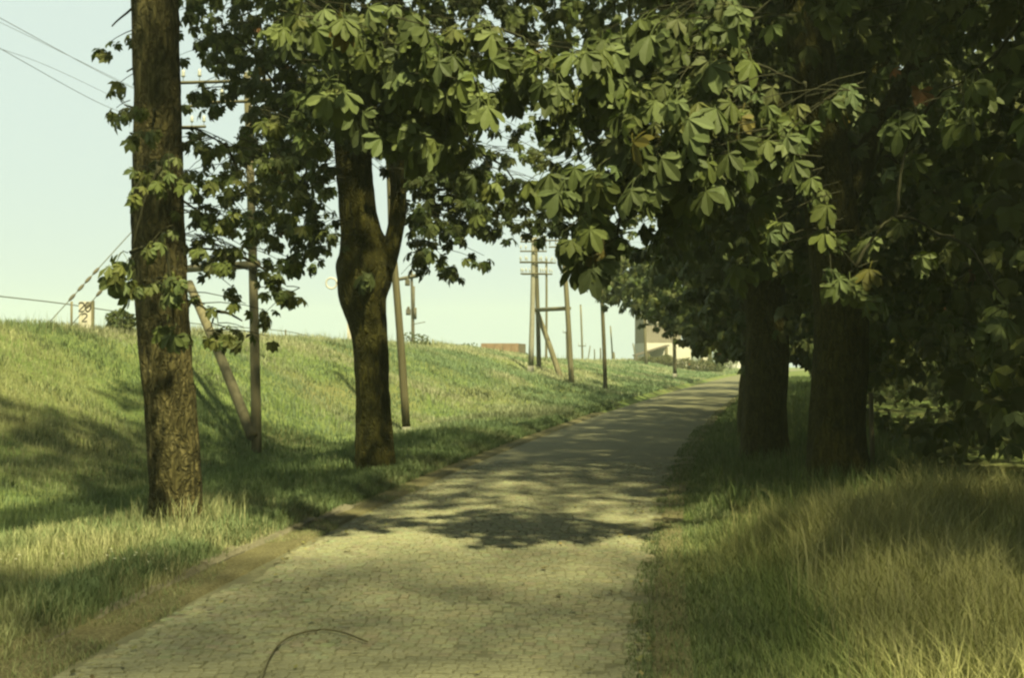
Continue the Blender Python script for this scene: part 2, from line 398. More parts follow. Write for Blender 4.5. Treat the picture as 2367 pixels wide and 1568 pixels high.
def palmate(kind, seed=0):
    r = np.random.default_rng(seed); VV, FF, CC, n = [], [], [], 0
    ang = {'hi': (-112, -72, -36, 0, 36, 72, 112), 'mid': (-105, -55, -18, 18, 55, 105), 'low': (-90, -42, 0, 42, 90)}[kind]
    f = {'hi': leaflet_hi, 'mid': leaflet_mid, 'low': leaflet_low}[kind]
    for a in ang:
        L = (.185 - .075 * (abs(a) / 112) ** 1.5) * r.uniform(.9, 1.1); W = L * r.uniform(.40, .50)
        if kind == 'low': L *= 1.12; W *= 1.25
        V, F = f(L, W); a = R(a + r.uniform(-7, 7)); dr = R(r.uniform(8, 34))
        V = np.c_[V[:, 0], V[:, 1] * math.cos(dr) + V[:, 2] * math.sin(dr), -V[:, 1] * math.sin(dr) + V[:, 2] * math.cos(dr)]
        V = np.c_[V[:, 0] * math.cos(a) + V[:, 1] * math.sin(a), -V[:, 0] * math.sin(a) + V[:, 1] * math.cos(a), V[:, 2]]
        V[:, 1] += .13; VV.append(V); FF.append(F + n); CC.append(np.full(len(V), r.uniform(.86, 1.14))); n += len(V)
    V = np.vstack(VV); F = [np.vstack(FF)]; C = np.concatenate(CC)
    if kind == 'hi':      # the stalk
        S, SF = tube([(0, 0, .01), (0, .07, .012), (0, .135, 0)], [.004, .003, .003], 4, False)
        V = np.vstack([V, S]); F.append(SF[0] + n); C = np.concatenate([C, np.full(len(S), 1.0)])
        F = [np.vstack(F)]
    return V, F[0], C
TPL = {k: [palmate(k, s + 11) for s in range(6)] for k in ('hi', 'mid', 'low')}
LEAFCOL = np.array((.112, .138, .044))
HI_MESH = []
for t, (V, F, C) in enumerate(TPL['hi']):
    for tone_ in (.8, 1.05, 1.3):
        c = LEAFCOL * tone_ * (1, 1, rng.uniform(.8, 1.2)); HI_MESH.append(mesh_data('leaf', V, [F], M_leaf, False, C[:, None] * c))
def rot(az, tilt, roll):
    ca, sa, ct, st, cr, sr_ = np.cos(az), np.sin(az), np.cos(tilt), np.sin(tilt), np.cos(roll), np.sin(roll); z = np.zeros_like(az); o = z + 1
    Rz = np.stack([ca, -sa, z, sa, ca, z, z, z, o], -1).reshape(-1, 3, 3)
    Rx = np.stack([o, z, z, z, ct, st, z, -st, ct], -1).reshape(-1, 3, 3)
    Ry = np.stack([cr, z, sr_, z, o, z, -sr_, z, cr], -1).reshape(-1, 3, 3)
    return Rz @ Rx @ Ry
def leaf_mass(L, kind, r):
    """L: dict of arrays pos, R, scale -> one mesh's arrays"""
    N = len(L['pos']); VV, FF, CC, n = [], [], [], 0; which = r.integers(0, 6, N)
    for t in range(6):
        ix = np.where(which == t)[0]
        if len(ix) == 0: continue
        V, F, C = TPL[kind][t]
        W = np.einsum('nij,vj->nvi', L['R'][ix], V) * L['scale'][ix][:, None, None] + L['pos'][ix][:, None]
        tn = r.uniform(.72, 1.28, len(ix)); rust = r.random(len(ix)) < .003
        c = LEAFCOL[None] * tn[:, None] * np.stack([r.uniform(.9, 1.15, len(ix)), np.ones(len(ix)), r.uniform(.75, 1.25, len(ix))], 1)
        c[rust] = (.30, .15, .06)
        VV.append(W.reshape(-1, 3)); FF.append((F[None] + (np.arange(len(ix)) * len(V))[:, None, None]).reshape(-1, F.shape[1]) + n)
        CC.append((c[:, None] * C[None, :, None]).reshape(-1, 3)); n += len(ix) * len(V)
    return np.vstack(VV), np.vstack(FF), np.vstack(CC)
def sprays(centres, outward, r, lpn=7, length=.75, scale=1.0, droop=(25, 80)):
    """leafy twigs: each starts near a centre and carries pairs of leaves and a whorl at its tip"""
    P_, A_, T_, S_, TW = [], [], [], [], []
    for c, o in zip(centres, outward):
        az = math.atan2(o[0], o[1]) + r.normal(0, .6); up = r.uniform(-.35, .15); ln = length * r.uniform(.6, 1.25)
        d = np.array((math.sin(az) * math.cos(up), math.cos(az) * math.cos(up), math.sin(up)))
        a = c - d * ln * .5; q = [a + d * ln * t + np.array((0, 0, -.22 * ln * t * t)) for t in (0, .35, .7, 1.0)]; TW.append(q)
        k = max(1, (lpn - 3) // 2)
        for t in np.linspace(.2, .8, k):
            p = a + d * ln * t + np.array((0, 0, -.22 * ln * t * t))
            for sd in (-1, 1): P_.append(p); A_.append(-(az + sd * r.uniform(.7, 1.7))); T_.append(R(r.uniform(*droop))); S_.append(scale * r.uniform(.7, 1.15))
        for sd in (-.9, 0, .9):
            P_.append(q[-1]); A_.append(-(az + sd + r.normal(0, .3))); T_.append(R(r.uniform(*droop))); S_.append(scale * r.uniform(.75, 1.25))
    A_ = np.array(A_); return dict(pos=np.array(P_), R=rot(A_, np.array(T_), r.normal(0, .45, len(A_))), scale=np.array(S_)), TW
def cat(Ls): return {k: np.concatenate([l[k] for l in Ls]) for k in ('pos', 'R', 'scale')}

def trunk_mesh(pts, rads, n=40, m=90, amp=.045, seed=0, flare=True):
    q = smoothline(np.c_[pts, rads], m); c = q[:, :3]; rr = q[:, 3]; t, u, v = frames(c); a = np.arange(n) * 2 * math.pi / n
    h = np.r_[0, np.cumsum(np.linalg.norm(np.diff(c, axis=0), axis=1))]
    A, H = np.meshgrid(a, h)
    f = noise(np.stack([np.cos(A) * 5.5 + seed, np.sin(A) * 5.5, H * 1.6], -1).reshape(-1, 3)).reshape(A.shape)
    f2 = noise(np.stack([np.cos(A) * 1.6 + seed, np.sin(A) * 1.6 + 7, H * 1.1], -1).reshape(-1, 3)).reshape(A.shape)
    f3 = noise(np.stack([np.cos(A) * 13 + seed, np.sin(A) * 13, H * 5], -1).reshape(-1, 3)).reshape(A.shape)
    rad = rr[:, None] * (1 + amp * 2.2 * (f - .5) + amp * 2.5 * (f2 - .5) + amp * 2.4 * (f3 - .5))
    if flare: rad *= 1 + .30 * np.exp(-H / .25) * (1 + .5 * np.cos(A * 5 + seed))
    V = (c[:, None] + rad[..., None] * (np.cos(a)[None, :, None] * u[:, None] + np.sin(a)[None, :, None] * v[:, None])).reshape(-1, 3)
    i = np.arange(m - 1)[:, None] * n + np.arange(n)[None]; j = np.arange(m - 1)[:, None] * n + (np.arange(n)[None] + 1) % n
    return V, [np.stack([i, j, j + n, i + n], -1).reshape(-1, 4), np.array([[(m - 1) * n + k for k in range(n)]])]
def in_ball(n, r, shell=.0):
    d = r.normal(size=(n, 3)); d /= np.linalg.norm(d, axis=1)[:, None]; return d * (shell + (1 - shell) * r.random(n)[:, None] ** (1 / 3))

def build_tree(name, label, cat_, base, trunk, limbs, lobes, kind='mid', singles=0, seed=0, mat=None, group=None, lpn=7, scale=1.0, length=.75, keep=None, tn=(56, 130), droop=(25, 80)):
    """trunk: rows x y z radius; limbs: list of such; lobes: (centre, radii, twigs, attach limb end)"""
    r = np.random.default_rng(seed); mat = mat or M_bark
    root = empty(name, base, label, cat_, group)
    V, F = trunk_mesh(np.array(trunk)[:, :3], np.array(trunk)[:, 3], tn[0], tn[1], seed=seed); mesh_obj('trunk', V, F, mat, root, base, True)
    for l in limbs:
        V, F = trunk_mesh(np.array(l)[:, :3], np.array(l)[:, 3], max(8, tn[0] // 2), max(10, tn[1] // 2), seed=seed + 3, flare=False); mesh_obj('limb', V, F, mat, root, base, True)
    top = np.array(trunk); Ls, tw = [], MB(); done = []
    for lb in lobes:
        c, rad, cnt = np.asarray(lb[0], float), np.asarray(lb[1], float), lb[2]
        kw = lb[3] if len(lb) > 3 else {}
        b = in_ball(cnt, r, .25) * rad; ctr = c + b
        hub = kw.get('hub')
        if hub is None:
            k = int(np.argmin(np.abs(top[:, 2] - (c[2] - .25 * np.hypot(c[0] - base[0], c[1] - base[1]))))); hub = top[k, :3]
        hub = np.asarray(hub, float)
        outw = np.c_[ctr[:, :2] - hub[:2], np.zeros(cnt)] * .6 + b * .8
        L, T = sprays(ctr, outw, r, kw.get('lpn', lpn), kw.get('length', length), scale * kw.get('scale', 1), kw.get('droop', droop)); Ls.append(L)
        near = [q for q in done if np.linalg.norm(q - c) < .7 * np.linalg.norm(hub - c)]
        if near: hub = min(near, key=lambda q: np.linalg.norm(q - c))
        done.append(c)
        mid = (hub + c) / 2 + np.array((0, 0, .12 * np.linalg.norm(c - hub)))
        if kw.get('branch', True):
            V, F = tube(smoothline([hub, mid, c + r.normal(0, .1, 3) * rad], 10) + np.r_[np.zeros((1, 3)), r.normal(0, .006, (8, 3)) * np.linalg.norm(c - hub), np.zeros((1, 3))], np.linspace(.018 if kind != 'low' else .04, .007, 10), 6); tw.add(V, F)
        for q, s0 in zip(T, ctr):
            st = c + (q[0] - c) * .35
            if kind != 'low' and r.random() < .4: tw.tube([st, (st + q[0]) / 2 + r.normal(0, .03, 3), q[0]], [.005, .0045, .004], 4, False)
            if kind != 'low' or r.random() < .25: tw.tube(q, [.005, .0045, .0035, .003], 4, False)
    if tw.n: tw.build('twigs', M_twig, root, base, True)['kind'] = 'stuff'
    L = cat(Ls)
    if keep is not None:
        k = keep(L['pos'], r); L = {q: a[k] for q, a in L.items()}
    px, py, dist = proj(L['pos']); size = L['scale'] / dist
    vis = (px > 0) & (px < 2367) & (py > -20) & (py < 1568) & (dist > .5)
    pick = np.zeros(len(px), bool)
    if singles:
        ix = np.where(vis)[0]; pick[ix[np.argsort(-size[ix])][:singles]] = True
    rest = {q: a[~pick] for q, a in L.items()}
    V, F, C = leaf_mass(rest, kind, r); crown = mesh_obj('crown', V, [F], M_leaf, root, base, False, C); crown['kind'] = 'stuff'
    bs = np.asarray(base, float)
    for i in np.where(pick)[0]:
        o = bpy.data.objects.new('leaf', HI_MESH[int(r.integers(len(HI_MESH)))]); col.objects.link(o); o.parent = crown
        M = Matrix(L['R'][i].tolist()).to_4x4(); M.translation = Vector((L['pos'][i] - bs).tolist())
        o.matrix_local = M @ Matrix.Scale(float(L['scale'][i]), 4)
    return root
def lobe(px, py, Y, rx, ry, rd, n, **kw):
    """an ellipsoid of foliage seen round a picture point, at distance Y"""
    k = Y / FPX; return (P(px, py, Y), (rx * k, rd, ry * k), n, kw)
def trunk_px(rows, Y, sink=.25):
    out_ = []
    for (py, xl, xr) in rows:
        p = P((xl + xr) / 2, py, Y); out_.append((*p, (xr - xl) / 2 * Y / FPX))
    out_[0] = (out_[0][0], out_[0][1], out_[0][2] - sink, out_[0][3]); return out_

# ---- chestnut beside the kerb (left)
b1 = hit(405, 1212); Y1 = b1[1]
t1 = trunk_px([(1212, 350, 460), (1120, 348, 462), (1000, 340, 456), (850, 327, 441), (700, 316, 432), (600, 309, 428), (450, 305, 421), (300, 311, 419), (150, 309, 415), (0, 303, 410), (-200, 296, 395), (-420, 300, 380), (-700, 310, 360)], Y1)
h1 = np.array(t1[-4][:3]); h1b = np.array(t1[-2][:3])
S7 = dict(scale=.58, length=.5)
lb1 = [lobe(370, 385, 9.6, 60, 45, .25, 5, hub=t1[6][:3], **S7), lobe(300, 585, 9.7, 35, 25, .25, 2, hub=t1[5][:3], scale=.85, length=.4), lobe(385, 570, 9.75, 30, 90, .2, 5, hub=t1[5][:3], **S7), lobe(400, 750, 9.8, 15, 25, .1, 1, hub=t1[4][:3], length=.3, scale=.8),
       lobe(520, 330, 11.0, 95, 50, .6, 14, hub=t1[7][:3], **S7), lobe(560, 440, 11.2, 110, 90, .7, 24, hub=t1[6][:3], **S7), lobe(540, 590, 11.2, 85, 70, .6, 14, hub=t1[5][:3], **S7),
       lobe(500, 720, 11.0, 45, 50, .4, 5, hub=t1[4][:3], **S7), lobe(560, 745, 11.0, 20, 30, .3, 1, hub=t1[4][:3], **S7), lobe(645, 660, 11.3, 35, 30, .3, 3, hub=t1[5][:3], **S7), lobe(470, 500, 10.8, 40, 110, .3, 8, hub=t1[6][:3], **S7),
       lobe(262, 60, 10.7, 22, 20, .2, 1, length=.3, scale=.6, hub=t1[9][:3]), lobe(290, 165, 10.7, 15, 12, .2, 1, length=.25, scale=.6, hub=t1[8][:3]), lobe(285, 240, 10.6, 25, 12, .2, 2, length=.3, scale=.6, hub=t1[7][:3]),
       lobe(350, 250, 10.2, 40, 80, .1, 3, length=.25, scale=.6, hub=t1[7][:3]),
       lobe(800, 45, 9.4, 140, 50, .7, 16, hub=h1, scale=.88), lobe(770, 180, 9.4, 90, 50, .5, 12, hub=h1, scale=.88), lobe(900, 235, 9.5, 70, 45, .5, 11, hub=h1, scale=.88), lobe(1050, 75, 9.2, 150, 45, .6, 13, hub=h1, scale=.88),
       lobe(1000, 155, 9.2, 110, 30, .5, 9, hub=h1, scale=.88), lobe(1250, 110, 8.9, 50, 40, .3, 3, hub=h1), lobe(1030, 300, 9.5, 40, 25, .3, 2, hub=h1, scale=.88), lobe(660, 290, 9.8, 60, 45, .4, 5, hub=h1, **S7), lobe(930, 320, 9.8, 50, 15, .3, 2, hub=h1, scale=.8)]
cr1 = np.array((-3.5, 10.9, 8.4))
lb1 += [(cr1 + d, rr, nn, dict(hub=h1b)) for d, rr, nn in (((0, 0, 0), (2.6, 1.9, 1.8), 220), ((1.8, .4, -.6), (1.6, 1.5, 1.3), 100), ((-1.8, .2, -.6), (1.5, 1.5, 1.3), 90), ((.3, 1.8, -.6), (2.2, 1.3, 1.2), 110), ((1.2, -3.2, -.4), (.9, .8, .8), 40), ((2.9, -2.2, .1), (1.7, 1.1, .9), 100))]  # crown above the frame; front lobes added to shade trunk and bank
build_tree('chestnut_tree', 'rough-barked chestnut by the kerb in front of the milepost, its foot in dry grass', 'tree', b1, t1, [], lb1, 'mid', 300, 1, keep=lambda p, r: ~((lambda q: (q[0] > 556) & (q[0] < 608) & (q[1] > 180) & (q[1] < 1000) & (r.random(len(p)) < .8))(proj(p))), group='roadside chestnuts')

# ---- forked chestnut (second on the left)
b2 = hit(870, 1086); Y2 = b2[1]
t2 = trunk_px([(1086, 826, 912), (1000, 822, 906), (900, 822, 899), (820, 819, 896), (750, 808, 893), (690, 787, 893), (640, 780, 906), (590, 784, 905), (540, 786, 882), (480, 783, 868), (400, 778, 862), (300, 770, 855), (150, 745, 830), (-100, 715, 790), (-400, 690, 740)], Y2)
l2 = [trunk_px([(660, 830, 890), (610, 862, 915), (560, 886, 928), (500, 899, 938), (420, 902, 939), (350, 893, 937), (250, 888, 930), (80, 895, 930), (-150, 910, 935)], Y2 - .05, 0)]
h2, h2b, h2r = np.array(t2[11][:3]), np.array(t2[13][:3]), np.array(l2[0][6][:3])
lb2 = [lobe(700, 430, 15, 100, 110, 1.2, 39, scale=.74, hub=h2), lobe(640, 200, 15.4, 80, 150, 1.2, 39, scale=.74, hub=h2), lobe(500, 60, 15.4, 100, 80, 1, 22, scale=.74, hub=h2b), lobe(500, 170, 15.4, 60, 30, .6, 6, scale=.74, hub=h2),
       lobe(850, 250, 15.6, 230, 150, 1.5, 84, scale=.74, hub=h2), lobe(1000, 440, 15, 80, 110, .9, 36, scale=.74, hub=h2r), lobe(1010, 570, 14.9, 60, 45, .5, 10, scale=.74, hub=h2r), lobe(1100, 350, 16, 140, 130, 1.2, 45, scale=.74, hub=h2r),
       lobe(900, 60, 16, 350, 100, 2, 75, scale=.74, hub=h2b), lobe(740, 545, 14.8, 45, 35, .5, 8, scale=.74, hub=h2), lobe(1090, 470, 15.5, 50, 40, .5, 9, scale=.74, hub=h2r), lobe(1230, 480, 17, 70, 40, .7, 12, scale=.74, hub=h2r), lobe(730, 330, 15, 90, 90, .8, 27, scale=.74, hub=h2),
       lobe(720, 120, 15.2, 110, 110, .9, 39, scale=.74, hub=h2)]
c2 = np.array((-1.2, 16.6, 8.6))
lb2 += [(c2 + d, rr, nn, dict(hub=h2b)) for d, rr, nn in (((0, 0, 0), (3.2, 2.2, 2.2), 200), ((2.2, .3, -.8), (1.8, 1.8, 1.5), 90), ((-2.2, .3, -.8), (1.8, 1.8, 1.5), 90), ((-.3, -2.4, 0), (2.8, 1.6, 1.1), 150))]  # upper crown out of frame; lobe towards the camera added to shade the bank
lb2.append(lobe(850, 620, Y2 - .32, 50, 60, .1, 3, hub=t2[7][:3], length=.3, branch=False))
def keep2(pos, r):
    px, py, d = proj(pos); front = (d < Y2 + .25) & (px > 765) & (px < 950) & (py > 325) & ~((py > 560) & (py < 700) & (px < 900) & (r.random(len(px)) < .6))
    hole = (px > 864) & (px < 898) & (py > 385) & (py < 570)
    return ~(front | hole | ((py > 640) & (px > 740)))
build_tree('chestnut_tree', 'chestnut with a forked dark trunk and a swollen crotch below the fork', 'tree', b2, t2, l2, lb2, 'mid', 300, 2, keep=keep2, mat=M_bark_dark, group='roadside chestnuts')

# ---- right-hand row
def gap(pos, r):
    """the low opening in the greenery on the right, where the bright field shows through"""
    px, py, d = proj(pos); q = ((px - 2105) / 115) ** 2 + ((py - 900) / 48) ** 2
    w1 = (q < 1) & (r.random(len(px)) < .93)
    clear = (px < 1690 - .0 * py) & (py > 790 + (1690 - px) * -.35 + 30) & (d > 10) & (px > 1280)    # nothing hangs before the open road end
    thin = (px < 1540) & (py < 560) & (d > 11) & ((noise(pos * 1.6) > .38) | (r.random(len(px)) < .45))
    return ~(w1 | clear | thin) & ~((px < 1330) & (py > 585) & (px > 0)) & ~((px > 1100) & (px < 1330) & (py > 520 + .22 * (px - 1100)))
def right_tree(Y, dx, rad, label, seed, crown_r=(4.6, 3.6, 3.4), cz=8.0, lean=-.4, n=1.0, kind='low', extra=(), lpn=8, trk=None, singles=0, low=True, scale=1.0, tn=(28, 50)):
    x = float(XR(Y)) + dx; z = G1(x, Y); base = (x, Y, z)
    tr = [(x, Y, z - .25, rad), (x - .02, Y, z + .6, rad * .9), (x + .03, Y, z + 2, rad * .85), (x + lean * .3, Y, z + 4, rad * .8), (x + lean * .8, Y, z + 6.5, rad * .6), (x + lean, Y, z + 9.5, rad * .3)]
    lm = [[(x, Y, z + 3.0, rad * .45), (x - 1.0, Y - .3, z + 4.6, rad * .36), (x - 2.2, Y - .4, z + 6.0, rad * .22)], [(x + .1, Y, z + 3.4, rad * .45), (x + 1.2, Y + .4, z + 5.2, rad * .3), (x + 2.2, Y + .5, z + 6.4, rad * .16)]]
    cx = x + lean; a, b, c = crown_r
    lobes = [((cx, Y, cz), (a * .62, b * .62, c * .6), int(70 * n)), ((cx - a * .55, Y, cz - c * .28), (a * .5, b * .6, c * .5), int(56 * n)), ((cx + a * .55, Y, cz - c * .2), (a * .5, b * .6, c * .55), int(44 * n)),
             ((cx, Y + b * .5, cz - c * .3), (a * .6, b * .5, c * .5), int(44 * n)), ((cx - .2, Y - b * .5, cz - c * .35), (a * .6, b * .45, c * .45), int(50 * n))]
    if low: lobes += [((x + 1.4, Y + .6, z + 3.4), (1.6, 1.8, 1.5), int(40 * n)), ((x - .3, Y + 1.6, z + 4.0), (1.4, 1.6, 1.0), int(24 * n))]
    lobes += list(extra)
    return build_tree('chestnut_tree', label, 'tree', base, tr, lm, lobes, kind, singles, seed, mat=M_bark_dark, group='roadside chestnuts', lpn=lpn, keep=gap, tn=tn, length=.9, scale=scale)
hubA = (5.0, 10.2, 5.8)
nearbr_and_shade = [lobe(1620, 160, 9.2, 190, 75, .6, 22, scale=.95, hub=hubA), lobe(1480, 110, 9.3, 110, 70, .6, 12, scale=.95, hub=hubA), lobe(1640, 300, 9.1, 140, 70, .5, 18, scale=.95, hub=hubA), lobe(1420, 340, 9.1, 90, 60, .4, 10, scale=.95, hub=hubA), lobe(1440, 460, 8.9, 50, 45, .3, 4, scale=.95, hub=hubA),
          lobe(1430, 540, 8.8, 25, 25, .1, 2, scale=.95, hub=hubA, length=.3), lobe(1860, 190, 9.2, 70, 55, .4, 5, scale=.95, hub=hubA), lobe(1600, 20, 9.3, 130, 50, .5, 14, scale=.95, hub=hubA), lobe(1690, 370, 9.1, 90, 40, .4, 8, scale=.95, hub=hubA), lobe(1850, 400, 9.6, 60, 60, .4, 3, scale=.95, hub=hubA),
          lobe(1880, 530, 9.9, 60, 40, .4, 3, scale=.95, hub=hubA), lobe(1975, 620, 9.8, 35, 30, .3, 2, scale=.95, hub=hubA, length=.4), lobe(2070, 500, 9.9, 30, 20, .2, 1, scale=.95, hub=hubA, length=.4), lobe(2165, 540, 9.8, 35, 15, .2, 1, scale=.95, hub=hubA, length=.4),
          lobe(2100, 330, 10.1, 25, 15, .2, 1, scale=.95, hub=hubA, length=.3), lobe(2230, 180, 9.3, 50, 40, .3, 3, scale=.95, hub=hubA), lobe(2320, 690, 8.9, 40, 25, .2, 1, scale=.95, hub=hubA, length=.4),
          ((2.9, 9.5, 7.7), (3.7, 1.8, 1.4), 260), ((4.3, 6.6, 4.2), (1.0, 1.4, 2.2), 130), ((4.9, 6.3, 5.6), (1.2, 1.7, 1.0), 90), ((4.8, 11.6, 5.9), (2.2, 1.6, 1.7), 90), ((5.8, 8.2, 6.4), (2.0, 1.8, 1.8), 80)]  # these lobes, mostly out of frame, are added to shade road and right side
right_tree(10.6, 4.3, .34, 'near chestnut right of the frame whose leafy branches reach over the road', 30, crown_r=(3.0, 2.6, 2.4), cz=8.8, n=1.1, kind='mid', extra=nearbr_and_shade, singles=300, low=False, lean=.5)
spec = [(14.3, 2.05, .37, 'black-shaded chestnut trunk nearest the tall dry grass'), (18.0, 1.3, .37, 'dark chestnut trunk at the road edge, first left of the nearest right-hand trunk'), (23.2, 1.2, .34, 'third chestnut of the right-hand row, behind the road-edge trunk'),
        (29, 1.2, .34, 'fourth chestnut of the right-hand row along the lane'), (36, 1.2, .33, 'fifth chestnut of the right-hand row along the lane'), (44, 1.2, .33, 'sixth chestnut of the right-hand row, its fringe hanging toward the telegraph poles'),
        (53, 1.3, .33, 'seventh chestnut of the right-hand row along the lane'), (64, 1.5, .33, 'farthest chestnut of the right-hand row, before the white house')]
FRINGE_AND_SHADE = {5: [lobe(1390, 590, 43, 55, 40, 1.6, 26), lobe(1440, 640, 43, 45, 40, 1.5, 26), lobe(1500, 640, 42, 70, 70, 2, 60), lobe(1560, 700, 41, 50, 40, 2, 30)],
          4: [lobe(1560, 640, 35, 80, 80, 2, 60), lobe(1620, 720, 34, 60, 60, 2, 50), lobe(1690, 760, 33, 50, 60, 1.6, 40)],
          3: [lobe(1650, 600, 28, 110, 120, 2, 60), lobe(1700, 720, 27, 60, 80, 1.5, 40)],
          2: [lobe(1750, 560, 22, 130, 150, 1.5, 60), lobe(1820, 740, 22, 80, 80, 1.5, 40)],
          0: [((.2, 12.5, 8.7), (3.4, 1.9, 1.1), 200)],  # unseen canopy over the road, added to keep sun off the forked tree
          1: [lobe(1850, 450, 17, 160, 150, 1.2, 60), lobe(1960, 640, 17.5, 120, 90, 1.2, 40)]}
for k, (Y, dx, rad, lab) in enumerate(spec):
    far = k > 3
    right_tree(Y, dx, rad, lab, 40 + k, crown_r=((4.9, 3.6, 3.4) if k < 2 else (4.8, 3.8, 3.8) if k < 4 else (6.0, 4.2, 4.2)), cz=8.2 + .1 * k, lean=-.6 if k < 2 else -.9, n=2.6 if k < 3 else 1.25, extra=FRINGE_AND_SHADE.get(k, ()), lpn=8, scale=1.0 + .04 * k, tn=(28, 50) if k < 3 else (14, 20))

# ---- unseen trees added to throw foreground shade and block sky light
def shade_tree(x, Y, label, seed, c, rad, n, h=9, lpn=8, scale=1.0, length=.75):
    z = G1(x, Y); tr = [(x, Y, z - .25, .3), (x, Y, z + 1, .26), (x + .05, Y, z + 3, .24), (x, Y, z + 6, .18), (x, Y, z + h, .07)]
    cx, cyy, cz = c; a, b, d = rad
    lobes = [((cx, cyy, cz), rad, n), ((cx - a * .6, cyy, cz - .5), (a * .6, b * .8, d * .7), n // 2), ((cx + a * .6, cyy, cz - .5), (a * .6, b * .8, d * .7), n // 2)]
    build_tree('chestnut_tree', label, 'tree', (x, Y, z), tr, [], lobes, 'low', 0, seed, group='roadside chestnuts', tn=(16, 20), lpn=lpn, scale=scale, length=length)
shade_tree(-4.4, 3.0, 'chestnut behind the left edge of the frame shading the near verge', 71, (-3.9, 2.6, 8.0), (2.4, 1.8, 1.6), 80)
shade_tree(5.4, -1.6, 'unseen tall chestnut added right of the camera to half-shade the near road', 73, (4.3, -1.8, 15.0), (3.3, 2.4, 1.2), 560, 15, 5, .62, .5)
shade_tree(-4.6, -3.0, 'unseen chestnut added behind the camera to block sky light, left row, nearer', 75, (-2.4, -3.5, 8.6), (3.4, 2.8, 2.4), 150)
shade_tree(-5.2, -10.0, 'unseen chestnut added behind the camera to block sky light, left row, farther', 76, (-2.8, -10, 8.4), (3.6, 3.0, 3.2), 150)
shade_tree(3.6, -4.0, 'unseen chestnut added behind the camera to block sky light, right row, nearer', 77, (2.6, -3.6, 7.6), (3.4, 2.8, 3.2), 170)
shade_tree(3.0, -11.0, 'unseen chestnut added behind the camera to block sky light, right row, farther', 78, (2.0, -10.5, 7.4), (3.6, 3.0, 3.6), 170)

# ---- thicket behind the right-hand row: reads as one dark mass
r = np.random.default_rng(99)
N = 54000
yy = r.uniform(-6, 58, N); rr_ = 3.2 + 8.5 * r.random(N) ** 1.3; zz = .1 + 9.5 * r.random(N) ** 1.1
xx = XR(yy) + rr_; lump = noise(np.stack([xx * .7, yy * .7, zz * .7], 1)); ok = (lump > .40) & ((zz < 9) | (r.random(N) < .6)) & (xx > 4.0) & ((yy > 11) | (xx > 6.2))
xx, yy, zz = xx[ok], yy[ok], zz[ok]; p_ = np.stack([xx, yy, zz + ground(xx, yy)], 1); kp = gap(p_, r); p_ = p_[kp]; N = len(p_)
L = dict(pos=p_, R=rot(r.uniform(0, 6.28, N), R(1) * r.uniform(10, 85, N), r.normal(0, .5, N)), scale=r.uniform(.9, 1.5, N))
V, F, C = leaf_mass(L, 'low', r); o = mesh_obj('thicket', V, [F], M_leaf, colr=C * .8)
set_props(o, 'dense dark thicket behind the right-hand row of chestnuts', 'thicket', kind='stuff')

def shrub(pos, w_, h_, n_, label, seed, group=None, scale=.5, name='shrub', tint=(1, 1, 1)):
    r = np.random.default_rng(seed); root = empty(name, pos, label, 'shrub', group); m = MB(); b = np.asarray(pos, float)
    for k in range(5):
        a = r.uniform(0, 6.28); q = b + np.array((math.cos(a) * w_ * .3, math.sin(a) * w_ * .3, h_ * .75))
        m.tube([b + (0, 0, -.05), (b + q) / 2 + r.normal(0, .05, 3), q], [.02, .014, .006], 5)
    m.build('stem', M_twig, root, b, True)
    d = in_ball(n_, r, .3) * (w_ / 2, w_ / 2, h_ / 2); d *= (.75 + .5 * noise(d * 2.5 / max(h_, .3) + seed))[:, None]; p = b + (0, 0, h_ * .52) + d
    L = dict(pos=p, R=rot(r.uniform(0, 6.28, n_), R(1) * r.uniform(0, 80, n_), r.normal(0, .5, n_)), scale=r.uniform(.7, 1.2, n_) * scale)
    V, F, C = leaf_mass(L, 'low', r); mesh_obj('foliage', V, [F], M_leaf, root, b, False, C * np.array(tint))['kind'] = 'stuff'
    return root

# ------------------------------------------------------------------ telegraph poles
def insulators(parent, base, pts):
    for p in pts:
        m = MB(); p = np.asarray(p, float)
        m.tube([p, p + (0, 0, .09)], [.008, .008], 5); m.tube([p + (0, 0, .08), p + (0, 0, .10), p + (0, 0, .15), p + (0, 0, .19), p + (0, 0, .21)], [.034, .036, .028, .03, .014], 8)
        m.build('insulator', M_porc, parent, base, True)
def pole_part(root, base, a, b, ra, rb, name='pole', mat=None, n=12):
    m = MB(); a = np.asarray(a, float); b = np.asarray(b, float); ts = np.linspace(0, 1, 7); bow = np.array((.02, 0, 0))
    m.tube([a + (b - a) * t + bow * math.sin(math.pi * t) for t in ts], [ra + (rb - ra) * t for t in ts], n)
    return m.build(name, mat or M_pole, root, base, True)
def crossarm(root, base, c, half, ang, nin, thick=.05, both=True, tilt=0.0):
    c = np.asarray(c, float); d = np.array((math.cos(ang), math.sin(ang), tilt)); d /= np.linalg.norm(d); m = MB(); m.tube([c - d * half, c, c + d * half], thick / 2 * 1.2, 4); o = m.build('crossarm', M_pole_dark, root, base)
    ts = [t for t in np.linspace(-.94, .94, nin) if abs(t) * half > .12]
    insulators(o, base, [c + d * half * t + (0, 0, thick / 2) for t in ts]); return o
def px_top(px, py, Y): return P(px, py, Y)

